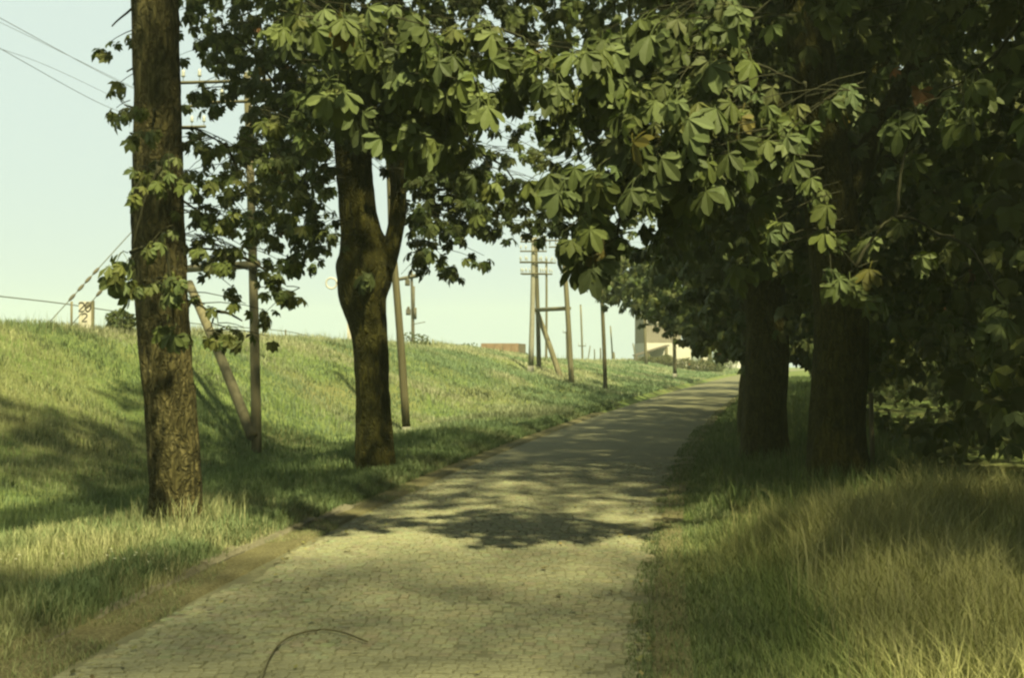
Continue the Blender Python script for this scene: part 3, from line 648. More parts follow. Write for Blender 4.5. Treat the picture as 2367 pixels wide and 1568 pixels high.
# near H-frame: road-side pole and its partner up the bank behind the first chestnut
pa = hit(594, 1046); tA = P(571, 168, pa[1] + .15); wA = pa[1] / FPX
hf = empty('telegraph_pole', pa, 'near twin-pole telegraph frame with a leaning strut between the two left chestnuts', 'telegraph pole', 'braced telegraph frames')
pole_part(hf, pa, pa - (0, 0, .3), tA, 12.5 * wA, 8.5 * wA)
zb = None
for Yz in np.arange(18, 34, .1):
    q = P(402, 800, Yz); s_ = float(XL(Yz)) - q[0]
    if s_ > 8.0: zb = np.array((q[0], Yz, G1(q[0], Yz))); break
tZ = P(385, 215, zb[1]); pole_part(hf, pa, zb - (0, 0, .3), tZ, .1, .075)
def on(a, b, z): t = (z - a[2]) / (b[2] - a[2]); return a + (b - a) * t
zbr = P(560, 611, pa[1])[2]; p0, p1 = on(pa, tA, zbr), on(zb, tZ, zbr + .2)
m = MB(); e = (p1 - p0) / np.linalg.norm(p1 - p0); m.tube([p0 - e * .25, p1 + e * .25], .075, 8); m.build('brace', M_pole, hf, pa, True)
pole_part(hf, pa, P(583, 1010, pa[1] - .12), P(437, 655, (pa[1] + zb[1]) / 2 + .2), .10, .085, 'strut')
crossarm(hf, pa, P(556, 187, pa[1] - .05), 1.12, -.12, 8); crossarm(hf, pa, P(566, 234, pa[1] - .08), .75, -.12, 6)
crossarm(hf, pa, P(400, 246, zb[1] - .1), 72 * zb[1] / FPX, -.1, 6); crossarm(hf, pa, P(402, 294, zb[1] - .1), 76 * zb[1] / FPX, -.1, 6)

# single pole behind the forked chestnut, on a pale concrete foot
pb = hit(939, 1000); kb_ = pb[1] / FPX
o = empty('telegraph_pole', pb, 'single telegraph pole on a pale concrete foot behind the forked chestnut', 'telegraph pole')
m = MB(); m.tube([pb - (0, 0, .2), pb + (0, 0, .12)], [11 * kb_, 10 * kb_], 10); m.build('foot', M_conc, o, pb, True)
pole_part(o, pb, pb + (0, 0, .121), P(905, 540, pb[1]), 9.5 * kb_, 8 * kb_, mat=M_pole_dark)
pole_part(o, pb, P(905, 541, pb[1]), P(893, 300, pb[1]), 8 * kb_, 6.5 * kb_, 'pole_top', mat=M_pole_dark)
crossarm(o, pb, P(894, 320, pb[1] - .1), .8, -.1, 6)

# far H-frame
pd = hit(1322, 887); pc = hit(1246, 852); kd = pd[1] / FPX
tD = P(1301, 556, pd[1]); tC = P(1237, 548, pc[1])
o = empty('telegraph_pole', pd, 'far twin-pole telegraph frame with crossbeam and diagonal strut standing on the grassy bank', 'telegraph pole', 'braced telegraph frames')
pole_part(o, pd, pd - (0, 0, .3), tD, 6.6 * kd, 5.2 * kd); pole_part(o, pd, pc - (0, 0, .3), tC, 5.6 * pc[1] / FPX, 4.2 * pc[1] / FPX, mat=M_pole_dark)
p0 = P(1237, 717, pc[1]); p1 = P(1316, 713, pd[1]); m = MB(); m.tube([p0, p1], .085, 8); m.build('brace', M_pole, o, pd, True)
ps = hit(1299, 874); pole_part(o, pd, ps - (0, 0, .2), P(1242, 722, pc[1] - .2), .12, .10, 'strut')
crossarm(o, pd, P(1305, 571, pd[1] - .1), .62, -.1, 6); crossarm(o, pd, P(1285, 556, pd[1] - .1), .75, 0, 7)
crossarm(o, pd, P(1240, 607, pc[1] - .15), .7, 0, 6); crossarm(o, pd, P(1240, 634, pc[1] - .15), .6, 0, 5)

# pale concrete mast beside it
pe = hit(1227, 861); ke = pe[1] / FPX
o = empty('telegraph_mast', pe, 'pale concrete telegraph mast with four insulator arms beside the far twin-pole frame', 'telegraph pole')
m = MB(); m.tube([pe - (0, 0, .3), pe + (0, 0, .25)], [8 * ke, 7.4 * ke], 10); m.build('foot', M_conc, o, pe, True)
pole_part(o, pe, pe + (0, 0, .251), P(1233, 550, pe[1]), 6.6 * ke, 4.6 * ke, mat=M_conc)
for py_, hx in ((559, 30), (581, 31), (606, 32), (633, 30)): crossarm(o, pe, P(1233, py_, pe[1] - .13), hx * ke, 0.02, 6, .05)

# thinner poles and posts farther along
def post(px, base_y, top_px, top_y, Y, wpx, name, label, mat=None, arms=(), group=None, foot=False, ground_hit=False):
    b = hit(px, base_y) if ground_hit else P(px, base_y, Y)
    if not ground_hit: b[2] = min(b[2], G1(b[0], Y))
    Y = b[1]; k = Y / FPX; o = empty(name, b, label, 'post' if 'post' in name else 'telegraph pole', group)
    z0 = b - (0, 0, .25)
    if foot:
        m = MB(); m.tube([b - (0, 0, .2), b + (0, 0, .3)], [wpx * .62 * k, wpx * .6 * k], 10); m.build('foot', M_conc, o, b, True); z0 = b + (0, 0, .301)
    pole_part(o, b, z0, P(top_px, top_y, Y), wpx / 2 * k, wpx / 2 * .8 * k, mat=mat or M_pole)
    m = MB(); t = P(top_px, top_y, Y); m.tube([t, t + (0, 0, .05 + wpx * .2 * k)], [wpx * .45 * k, .01], 10); m.build('cap', M_iron, o, b, True)
    for (ay, half, nn) in arms: crossarm(o, b, P(top_px + (px - top_px) * (ay - top_y) / (base_y - top_y), ay, Y - .12), half * k, 0, nn, .06)
    return o
post(1400, 906, 1389, 651, 45, 10, 'timber_post', 'stout bare timber post nearest the road right of the far twin-pole frame', M_pole_dark, ground_hit=True)
post(1262, 850, 1263, 600, 66, 6, 'telegraph_pole', 'thin telegraph pole seen between the pale mast and the crossbeam', None, ((608, 22, 5), (634, 14, 4)))
post(1347, 838, 1342, 706, 95, 5, 'telegraph_pole', 'thin far pole with a tiny low crossarm, left of the stout bare post', None, ((800, 9, 3),))
post(1311, 833, 1309, 768, 92, 4.5, 'signal_post', 'short far post with a small top arm just left of the far frame leg', M_iron, ((769, 8, 3),))
post(1417, 843, 1411, 755, 110, 4, 'telegraph_pole', 'faint slender pole right of the stout bare post')
post(1374, 842, 1374, 809, 105, 3.5, 'fence_post', 'short far post left of the stout bare post, thinner of the pair', M_iron)
post(1388, 842, 1388, 806, 105, 4, 'fence_post', 'short far post almost touching the stout bare post', M_iron)
post(1419, 843, 1418, 816, 104, 7, 'fence_post', 'short thick far post at the foot of the faint slender pole', M_pole)
post(1354, 838, 1364, 801, 95, 3, 'fence_post', 'short leaning far post beside the thin far pole', M_pole)
post(1560, 876, 1556, 742, 80, 9, 'telegraph_pole', 'pole on a pale foot at the verge before the cream building', M_pole_dark, foot=True, ground_hit=True)
post(1494, 836, 1483, 620, 92, 7, 'telegraph_pole', 'tall pole rising in front of the left corner of the cream building')
post(1472, 843, 1463, 795, 98, 3, 'fence_post', 'thin leaning stake left of the lean-to roof', M_pole)

# small pine-like sapling stubs by the lean-to
# ------------------------------------------------------------------ milepost "20 / 2", guys and wires on the bank
def on_crest(px, s_=9.9):
    for Y in np.arange(15, 120, .05):
        x = (px - 1183.5) / FPX * Y
        if XL(Y) - x >= s_ and Y > 15:
            pass
        if abs((XL(Y) - x) - s_) < .03: return np.array((x, Y, G1(x, Y)))
    return None
sb = on_crest(197, 9.9); Ys = sb[1]; k = Ys / FPX
mp = empty('milepost', sb, 'white railway distance board lettered 20 and 2 on top of the bank', 'sign')
bw = 34 * k; topz = P(197, 697, Ys)[2]; botz = min(G1(sb[0], Ys) + .02, topz - .55)
m = MB(); m.box((sb[0], Ys, (topz + botz) / 2), (bw * .84, .05, topz - botz)); m.build('board', M_board, mp, sb)
m = MB(); m.box((sb[0] + bw * .5, Ys + .01, (topz + botz) / 2), (bw * .16 - .004, .07, topz - botz + .03)); m.build('edge_post', M_pole, mp, sb)
def stroke(m, pts, wd, Y):
    m.tube([(x, Y, z) for x, z in pts], wd, 4)
def digit(ch, cx, cz, h):
    wd = h * .30; m = MB(); s_ = h * .07
    if ch == '0':
        a = np.linspace(0, 2 * math.pi, 19); stroke(m, [(cx + wd * math.cos(t), cz + h / 2 * math.sin(t)) for t in a], s_, Ys - .028)
    else:
        pts = [(cx - wd, cz + h * .30)] + [(cx + wd * math.cos(t), cz + h * .23 + h * .26 * math.sin(t)) for t in np.linspace(2.5, -.5, 9)] + [(cx - wd, cz - h * .46), (cx + wd, cz - h * .46)]
        stroke(m, pts, s_, Ys - .028)
    return m
zt = topz - bw * .38
digit('2', sb[0] - bw * .24, zt, bw * .62).build('numeral', M_paint, mp, sb); digit('0', sb[0] + bw * .20, zt, bw * .62).build('numeral', M_paint, mp, sb); digit('2', sb[0] - bw * .02, zt - bw * .72, bw * .56).build('numeral', M_paint, mp, sb)

def wire(pts, rad, name, label, beads=(), sag=0.0):
    pts = np.asarray(pts, float); a, b = pts[0], pts[-1]; ts = np.linspace(0, 1, 15)
    if len(pts) == 2: line = np.array([a + (b - a) * t - (0, 0, sag * 4 * t * (1 - t)) for t in ts])
    else: line = smoothline(pts, 24)
    if beads:
        root = empty(name, a, label, 'wire'); m = MB(); m.tube(line, rad, 5); m.build('cable', M_wire, root, a, True)
        d = (b - a) / np.linalg.norm(b - a)
        for t in beads:
            c = a + (b - a) * t - np.array((0, 0, sag * 4 * t * (1 - t))); m = MB(); m.tube([c - d * .10, c - d * .06, c, c + d * .06, c + d * .10], [.012, .03, .038, .03, .012], 8); m.build('insulator', M_iron, root, a, True)
    else:
        m = MB(); m.tube(line, rad, 5); o = m.build(name, M_wire, None, a, True); set_props(o, label, 'wire')
g1 = on_crest(95, 9.7); g2 = on_crest(145, 9.7)
zq = on(zb, tZ, zb[2] + 3.6)
wire([g1 + (0, 0, -.1), P(245, 595, zb[1] + .3), zq], .012, 'guy_wire', 'left guy wire strung with insulator beads rising from the bank to the first chestnut') if False else None
e1 = P(330, 508, zb[1] - .4); e2 = P(360, 528, zb[1] - .4)
wire([g1 - (0, 0, .1), e1], .011, 'guy_wire', 'left of the two guy wires with insulator beads rising from the bank', beads=[(218 - 95) / 235, (200 - 95) / 235, (183 - 95) / 235, .29])
wire([g2 - (0, 0, .1), e2], .011, 'guy_wire', 'right of the two guy wires with insulator beads, crossing the distance board', beads=[(228 - 145) / 215, (203 - 145) / 215])
wire([P(-60, 8, 15), P(262, 182, 21.5), P(399, 240, zb[1] - .15)], .0045, 'telegraph_wire', 'uppermost telegraph wire crossing the top left sky')
wire([P(-60, 26, 15.2), P(40, 70, 16.4), P(399, 246, zb[1] - .2)], .003, 'telegraph_wire', 'fainter telegraph wire just under the uppermost one at the left edge')
wire([P(-60, 78, 15.2), P(250, 247, 21.6), P(399, 290, zb[1] - .15)], .0045, 'telegraph_wire', 'lower telegraph wire slanting down to the small sprigs left of the first trunk')
wire([P(-60, 92, 15.4), P(140, 165, 18), P(401, 294, zb[1] - .2)], .003, 'telegraph_wire', 'faint telegraph wire beneath the lower slanting one')
# signal wire on short stakes along the bank top
pts = []
for px_, py_ in ((-20, 683), (130, 700), (240, 716)):
    q = on_crest(max(px_, -20), 10.1); pts.append(P(px_, py_, q[1]))
for px_, py_ in ((450, 748), (660, 766), (800, 790), (1080, 797)):
    q = on_crest(px_, 10.1); pts.append(P(px_, py_, q[1]))
root = empty('signal_wire_run', pts[0], 'low signal wire carried on short stakes along the top of the bank', 'wire')
m = MB(); m.tube(smoothline(pts, 60), .012, 5); m.build('cable', M_wire, root, pts[0], True)
for px_ in (165, 660, 1000):
    q = on_crest(px_, 10.1); w0 = min(pts, key=lambda a: abs(a[1] - q[1])); m = MB(); m.tube([q - (0, 0, .2), (q[0], q[1], max(w0[2], q[2] + .25) + .05)], .025, 6); m.build('stake', M_pole, root, pts[0], True)

# ------------------------------------------------------------------ semaphore signals
def semaphore(px, top_y, base_y, Y, label, left_px, arm_y, lamps=True, ring=True):
    k = Y / FPX; t = P(px, top_y, Y); gz = G1(t[0], Y); b = np.array((P(px + 4, base_y, Y)[0], Y, gz))
    o = empty('semaphore_signal', b, label, 'railway signal', 'semaphore signals on the bank')
    pole_part(o, b, b - (0, 0, .2), t, .085, .055, 'mast', M_iron)
    m = MB(); c = P(px, arm_y, Y - .1); e = P(left_px, arm_y + 8, Y - .1); d = (e - c); ln = np.linalg.norm(d); d /= ln
    m.tube([c - d * .28, c, e - d * (.2 if ring else -.2)], [.10, .085, .06], 4); m.build('arm', M_iron, o, b)
    if ring:
        m = MB(); q = e; a = np.linspace(0, 2 * math.pi, 21); m.tube([q + (.2 * math.cos(x), 0, .2 * math.sin(x)) for x in a], .032, 6, False); m.build('ring', M_board, o, b, True)
    if lamps:
        for (lx, ly) in ((px - 9, arm_y + 14), (px - 7, (top_y + base_y) / 2 + 25)):
            c = P(lx, ly, Y - .12); m = MB(); m.box(c, (.20, .16, .26)); m.tube([c + (0, 0, .13), c + (0, 0, .2), c + (0, 0, .25)], [.06, .07, .03], 8); m.tube([c - (.0, .07, 0), c - (0, .14, 0)], [.07, .075], 10); m.build('lamp', M_iron, o, b)
        c0, c1 = P(px + 5, arm_y + 22, Y - .05), P(px + 5, arm_y + 95, Y - .05); m = MB(); m.tube([c0, c1], .06, 6); m.box((c0 + c1) / 2 + (.07, 0, -.5), (.12, .14, .5)); m.build('signal_gear', M_iron, o, b, True)
        m = MB(); c = P(px + 3, (base_y * .72 + top_y * .28) + 22, Y - .05); m.tube([c, c + (.3, 0, .06), c + (.55, -.1, .10)], .018, 5); m.build('wire_lever', M_iron, o, b, True)
    return o
Yq = on_crest(955, 10.6)[1] + 2.0
semaphore(951, 626, 768, Yq, 'railway signal mast with short arm and lamps on the bank right of the forked chestnut', 912, 640, True, False)
Yr = on_crest(828, 10.6)[1] + 1.0
semaphore(838, 600, 792, Yr, 'railway signal whose ringed arm sticks out left of the forked trunk', 766, 647, False, True)
bx_ = on_crest(811, 10.2); m = MB(); q = np.array((P(815, 760, bx_[1])[0], bx_[1], 0)); zt = P(815, 742, bx_[1])[2]; zb2 = G1(q[0], q[1]) - .1
m.box((q[0], q[1], (zt + zb2) / 2), (.34, .28, zt - zb2)); m.box((q[0], q[1], zt + .03), (.40, .34, .055)); o = m.build('relay_box', M_board, None, (q[0], q[1], zb2)); set_props(o, 'pale tan relay box on the bank half hidden by the forked trunk', 'relay box')

# ------------------------------------------------------------------ goods wagon beyond the bank
Yw = 80.0; kW = Yw / FPX; xw0, xw1 = P(1112, 800, Yw)[0], P(1198, 800, Yw)[0]; wz1 = P(1150, 794, Yw)[2]; W_ = xw1 - xw0; hd = math.atan(.10)
wz0 = wz1 - .95; cx = (xw0 + xw1) / 2; gw = G1(cx, Yw)
ca, sa = math.cos(-hd), math.sin(-hd)
def wp(x, y, z): return (cx + x * ca - y * sa, Yw + x * sa + y * ca, z)
wg = empty('goods_wagon', (cx, Yw, gw), 'rust-brown low-sided goods wagon standing beyond the bank, left of the pale mast', 'railway wagon'); wb = (cx, Yw, gw)
LW = 5.6
m = MB(); m.box(wp(0, 0, (wz0 + wz1) / 2), (W_, .08, wz1 - wz0), -hd); m.build('end_wall', M_rust, wg, wb)
m = MB(); m.box(wp(0, LW, (wz0 + wz1) / 2), (W_, .08, wz1 - wz0), -hd); m.build('end_wall', M_rust, wg, wb)
for sx in (-1, 1):
    m = MB(); m.box(wp(sx * (W_ / 2 - .045), LW / 2, (wz0 + wz1) / 2 - .002), (.08, LW - .09, wz1 - wz0), -hd); m.build('side_wall', M_rust, wg, wb)
    for yb in (.6, 1.7, 2.8, 3.9, 5.0):
        m = MB(); m.box(wp(sx * (W_ / 2 + .03), yb, (wz0 + wz1) / 2), (.06, .1, wz1 - wz0 - .05), -hd); m.build('stanchion', M_iron, wg, wb)
for xb in (-.9, -.3, .3, .9):
    m = MB(); m.box(wp(xb * W_ / 2.7, -.07, (wz0 + wz1) / 2), (.09, .06, wz1 - wz0 - .04), -hd); m.build('stanchion', M_rust, wg, wb)
m = MB(); m.box(wp(0, LW / 2, wz0 - .06), (W_ - .1, LW - .1, .11), -hd); m.build('floor', M_iron, wg, wb)
m = MB(); m.box(wp(0, -.05, wz0 - .2), (W_, .15, .26), -hd); m.build('buffer_beam', M_iron, wg, wb)
for sx in (-.85, .85):
    m = MB(); m.tube([wp(sx, -.12, wz0 - .2), wp(sx, -.5, wz0 - .2), wp(sx, -.501, wz0 - .2), wp(sx, -.56, wz0 - .2)], [.07, .06, .2, .2], 10); m.build('buffer', M_iron, wg, wb, True)
    for yb in (1.2, 4.4):
        m = MB(); zc = gw + .48; m.tube([wp(sx * .85 - .05, yb, zc), wp(sx * .85 + .05, yb, zc)], .46, 18); m.build('wheel', M_iron, wg, wb, True)
shrub(P(1075, 806, 70) * (1, 1, 0) + (0, 0, G1(P(1075, 806, 70)[0], 70)), 1.6, 1.1, 200, 'low bush on the bank left of the goods wagon', 201)
q = P(1085, 800, 90); shrub((q[0], 90, G1(q[0], 90)), 2.6, 2.2, 260, 'hazy bush behind the left end of the goods wagon', 202, scale=.8)
q = P(1215, 815, 82); shrub((q[0], 82, G1(q[0], 82)), 1.0, 1.2, 160, 'small bush at the right end of the goods wagon', 203)
q = on_crest(278, 9.6); shrub((q[0], q[1], q[2] - .05), 66 * q[1] / FPX, 62 * q[1] / FPX, 420, 'square dark bush on the bank top just left of the first trunk', 204, scale=.42)
q = on_crest(960, 9.9); shrub((q[0], q[1], q[2] - .1), 1.3, .7, 260, 'weedy clump around the foot of the signal mast', 205, scale=.35)

# ------------------------------------------------------------------ cream building at the end of the bank
Yb = 100.0; kB = Yb / FPX
def bz(py): return P(1500, py, Yb)[2]
def bxx(px): return P(px, 800, Yb)[0]
gB = G1(bxx(1560), Yb) - .3; bb = (bxx(1560), Yb, gB)
bd = empty('track_side_building', bb, 'cream-walled building with tall boarded upper storey at the far end of the bank', 'building')
x0, x1 = bxx(1489), bxx(1640); D = 8.0
m = MB(); m.box(((x0 + x1) / 2, Yb + D / 2, (gB + bz(793)) / 2), (x1 - x0, D, bz(793) - gB)); m.build('wall', M_render, bd, bb)
m = MB(); m.box(((x0 + bxx(1575)) / 2, Yb + D / 2 + .15, (bz(793) + bz(625)) / 2 + .01), (bxx(1575) - x0 - .1, D - .3, bz(625) - bz(793))); m.build('upper_storey', M_plank, bd, bb)
npl = 15; pwid = (bxx(1575) - x0) / npl
pm = None
for i in range(npl):
    zc = (bz(793) + bz(625)) / 2
    if pm is None:
        V = np.array([(a, b, c) for a in (-pwid / 2 + .012, pwid / 2 - .012) for b in (-.03, .03) for c in (-(bz(625) - bz(793)) / 2, (bz(625) - bz(793)) / 2)])
        pm = mesh_data('plank', V, [np.array([(0, 1, 3, 2), (4, 6, 7, 5), (0, 4, 5, 1), (2, 3, 7, 6), (0, 2, 6, 4), (1, 5, 7, 3)])], M_plank)
    o = bpy.data.objects.new('plank', pm); col.objects.link(o); o.parent = bd; o.location = (x0 + (i + .5) * pwid - bb[0], Yb + .1 - bb[1] + rng.normal(0, .008), zc - bb[2] + rng.normal(0, .02))
m = MB(); m.box(((x0 + bxx(1575)) / 2, Yb + D / 2, bz(625) + .12), (bxx(1575) - x0 + .5, D + .6, .2)); rf = m.build('roof', M_roof, bd, bb)
m = MB(); m.box(((bxx(1575) + x1) / 2 + .05, Yb + D / 2, bz(793) + .08), (x1 - bxx(1575) + .3, D + .5, .14)); m.build('roof', M_roof, bd, bb)
for wx in (1507, 1540):
    m = MB(); c = (bxx(wx), Yb + .04, bz(730)); 
    m.box(c, (.9, .12, 1.2)); wn = m.build('window', M_glass, bd, bb)
    m = MB()
    for dx in (-.45, 0, .45): m.box((c[0] + dx, c[1] - .07, c[2]), (.06, .05, 1.26))
    for dz in (-.6, .6): m.box((c[0], c[1] - .072, c[2] + dz), (.96, .05, .06))
    m.build('frame', M_board, wn, bb)
m = MB(); m.box((bxx(1609), Yb - .02, (bz(838) + bz(801)) / 2), (.85, .06, bz(801) - bz(838))); dr = m.build('door', M_door, bd, bb)
m = MB()
for dx in (-.28, 0, .28): m.box((bxx(1609) + dx, Yb - .06, (bz(838) + bz(801)) / 2), (.05, .03, bz(801) - bz(838) - .1))
m.build('batten', M_door, dr, bb)
m = MB(); m.box((bxx(1609) + .33, Yb - .09, bz(821)), (.05, .05, .14)); m.build('handle', M_iron, dr, bb)
for px_ in (1622, 1642):
    m = MB(); m.box((bxx(px_), Yb - .10, (gB + bz(798 if px_ < 1630 else 806)) / 2), (.22, .14, bz(798 if px_ < 1630 else 806) - gB)); m.build('corner_post', M_pole, bd, bb)
# lean-to roof on posts
la, lc = np.array((bxx(1462), Yb - 2.6, bz(822))), np.array((bxx(1538), Yb - 2.6, bz(799)))
sl_ = math.atan2(lc[2] - la[2], lc[0] - la[0]); ln = np.linalg.norm(lc - la); ct, st_ = math.cos(sl_), math.sin(sl_)
m = MB(); m.box((la + lc) / 2 + (0, 1.25, 0), (ln, 2.6, .10), 0, [[ct, 0, -st_], [0, 1, 0], [st_, 0, ct]]); m.build('lean_to_roof', M_roof, bd, bb)
m = MB(); m.box(la + (.02, .1, -.22), (.32, .3, .34)); m.build('gutter_box', M_iron, bd, bb)
for px_ in (1490, 1531):
    t = (bxx(px_) - la[0]) / (lc[0] - la[0]); zt = la[2] + (lc[2] - la[2]) * t - .06; m = MB(); m.box((bxx(px_), Yb - 2.5, (zt + gB) / 2), (.24, .2, zt - gB)); m.build('roof_post', M_pole, bd, bb)
for i, (px_, w_, h_) in enumerate(((1655, 1.5, 1.9), (1500, 1.8, .7), (1540, 1.6, .9), (1585, 1.7, 1.0), (1625, 1.8, 1.1))):
    Y_ = 95.5 - .3 * i; q = P(px_, 840, Y_); shrub((q[0], Y_, G1(q[0], Y_)), w_, h_, 800, ('tall grey-green shrub at the right end of the cream building', 'low brown bush under the lean-to', 'scrubby bush beside the lean-to post', 'scrubby bush left of the grey-green door', 'scrubby bush below the grey-green door')[i], 210 + i, 'bushes before the cream building', .5, tint=(1, 1, 1) if i == 0 else (1.0, .85, .9))
# small white house where the lane disappears
Yh = 128; q = P(1692, 866, Yh); hz = G1(q[0], Yh); hb = (q[0], Yh, hz)
wh = empty('white_house', hb, 'small white house glimpsed where the lane disappears behind the trees', 'building')
m = MB(); m.box((q[0] + 1.2, Yh + 2, hz + 1.1), (4.6, 4, 2.6)); m.build('wall', M_white, wh, hb)
m = MB(); A = np.array([(q[0] - 1.4, Yh - .3, hz + 2.41), (q[0] + 3.8, Yh - .3, hz + 2.41), (q[0] + 3.8, Yh + 4.3, hz + 2.41), (q[0] - 1.4, Yh + 4.3, hz + 2.41), (q[0] - 1.4, Yh + 2, hz + 4.2), (q[0] + 3.8, Yh + 2, hz + 4.2)])
m.add(A, [[(0, 1, 5, 4), (2, 3, 4, 5), (3, 2, 1, 0)], [(0, 4, 3), (1, 2, 5)]]); m.build('roof', M_roof, wh, hb)
m = MB(); m.box((q[0] + .9, Yh - .02, hz + 1.2), (.8, .06, .9)); m.build('window', M_glass, wh, hb)
for i, (px_, Y_) in enumerate(((1672, 108), (1690, 118), (1660, 100))):
    q = P(px_, 850, Y_); shrub((q[0], Y_, G1(q[0], Y_)), 1.6, 1.3 + .2 * i, 220, ('verge bush between the cream building and the lane', 'bush at the bend of the lane before the white house', 'bush right of the cream building corner')[i], 230 + i, 'bushes at the bend', .55)
# right-hand far field shrubs seen through the gap
for i, (px_, Y_, w_, h_) in enumerate(((2085, 46, 3.0, 1.9), (2130, 50, 2.4, 2.0), (2170, 44, 1.5, 1.1), (2050, 52, 1.6, 1.0))):
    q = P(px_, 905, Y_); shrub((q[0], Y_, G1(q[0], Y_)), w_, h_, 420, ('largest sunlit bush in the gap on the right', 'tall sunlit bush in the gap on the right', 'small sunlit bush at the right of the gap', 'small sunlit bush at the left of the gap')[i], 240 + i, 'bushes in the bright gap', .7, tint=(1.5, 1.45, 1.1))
q = P(2017, 1000, 15.5); gz = G1(q[0], 15.5); m = MB(); m.tube([(q[0], 15.5, gz - .2), (q[0] - .02, 15.5, 1.15)], [.035, .03], 7); o = m.build('fence_post', M_pole, None, (q[0], 15.5, gz), True); set_props(o, 'slim grey stake in the dark right of the nearest trunk', 'post')
# thin curved strand added on the setts, its nature left open
pts = []
for a, b in ((604, 1590), (622, 1535), (650, 1496), (690, 1476), (740, 1467), (790, 1473), (850, 1496)):
    v = P(a, b, 1.0); t = (EYE - .03) / (EYE - v[2]); q = np.array((v[0] * t, t, 0)); q[2] = float(road_z(np.array([q[0]]), np.array([q[1]]))[0]) + .022; pts.append(q)
m = MB(); m.tube(smoothline(pts, 30), .0055, 5); o = m.build('curved_strand', plain('brown_strand', (.10, .09, .04), (.15, .13, .06), 12, bump=0), None, pts[0], True); set_props(o, 'thin strand lying in a curve on the near paving', 'wire')

# ------------------------------------------------------------------ grass
def blades(P0, h, wd, colr, r, bend=.45, az=None):
    n = len(P0); a = r.uniform(0, 2 * math.pi, n) if az is None else az; d = np.stack([np.cos(a), np.sin(a), np.zeros(n)], 1); sd = np.stack([-np.sin(a), np.cos(a), np.zeros(n)], 1)
    lean = h[:, None] * bend * r.uniform(.1, 1.0, n)[:, None]; up = np.array((0, 0, 1.0))
    mid = P0 + d * lean * .35 + up * h[:, None] * .58; tip = P0 + d * lean + up * (h * r.uniform(.86, 1.0, n))[:, None]; w2 = wd[:, None] * .5
    V = np.stack([P0 - sd * w2, P0 + sd * w2, mid + sd * w2 * .75, mid - sd * w2 * .75, tip], 1).reshape(-1, 3)
    b = np.arange(n)[:, None] * 5; F4 = b + np.array([[0, 1, 2, 3]]); F3 = b + np.array([[3, 2, 4]])
    C = np.repeat(colr, 5, 0) * np.tile(np.array([.8, .8, 1.0, 1.0, 1.12]), n)[:, None]
    return V, F4, F3, C
GREEN, DRY, DARKG = np.array((.108, .146, .060)), np.array((.245, .238, .115)), np.array((.055, .085, .024))
def grass_obj(name, label, X, Y, h, wd, colr, r, bend=.45):
    P0 = np.stack([X, Y, ground(X, Y) - .01], 1); V, a, b, C = blades(P0, h, wd, colr, r, bend)
    o = mesh_obj(name, V, [a, b], M_grass, colr=C); return set_props(o, label, 'grass', kind='stuff')
def mixc(f, a=GREEN, b=DRY): return a * (1 - f[:, None]) + b * f[:, None]
r = np.random.default_rng(5)
# bank: density follows nearness
N = 210000; Y = 9.5 * (13.0 ** r.random(N)); s_ = .5 + 11 * r.random(N); X = XL(Y) - s_
px, py, _ = proj(np.stack([X, Y, ground(X, Y)], 1)); ok = (px > -90) & (px < 1720); X, Y, s_ = X[ok], Y[ok], s_[ok]
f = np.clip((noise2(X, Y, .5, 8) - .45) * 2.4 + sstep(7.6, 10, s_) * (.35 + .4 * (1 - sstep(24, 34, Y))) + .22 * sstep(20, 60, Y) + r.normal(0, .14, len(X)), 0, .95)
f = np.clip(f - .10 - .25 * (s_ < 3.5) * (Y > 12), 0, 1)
c = mixc(f) * r.uniform(.75, 1.25, len(X))[:, None] * (1 + .28 * sstep(24, 50, Y))[:, None] * np.where((Y > 24)[:, None], (1, 1, 1.2), (1, 1, 1)); h = r.uniform(.05, .15, len(X)) * (.55 + .9 * noise2(X, Y, .9, 1)) * (1 + .25 * sstep(9, 10.3, s_)) * (1 + .004 * Y)  # far grass paled and greyed with distance, standing in for haze fade
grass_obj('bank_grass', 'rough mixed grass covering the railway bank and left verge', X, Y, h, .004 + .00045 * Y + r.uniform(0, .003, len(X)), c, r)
nc = 150; cyy_ = 11 * (6.5 ** r.random(nc)); cs_ = r.uniform(1.2, 10, nc); k_ = r.integers(0, nc, 9000); Y = cyy_[k_] + r.normal(0, .22, 9000); X = XL(cyy_[k_]) - cs_[k_] + r.normal(0, .22, 9000)
grass_obj('bank_weeds', 'darker weedy clumps scattered over the bank', X, Y, r.uniform(.05, .17, 9000), .008 + .0006 * Y, (GREEN * .8)[None] * (.7 + .6 * (k_ % 7) / 7)[:, None] * np.array((1.1, 1, 1)) * r.uniform(.7, 1.2, 9000)[:, None], r, .7)
# seed heads and weeds standing on the crest
N = 2600; Y = 15 * (7.0 ** r.random(N)); s_ = r.uniform(9.0, 11, N); X = XL(Y) - s_
grass_obj('crest_weeds', 'dry stalks standing along the top of the bank', X, Y, r.uniform(.15, .5, N) * (.4 + noise2(X, Y, .6, 2)), .003 + .0002 * Y, mixc(r.uniform(.3, 1, N)) * .9, r, .3)
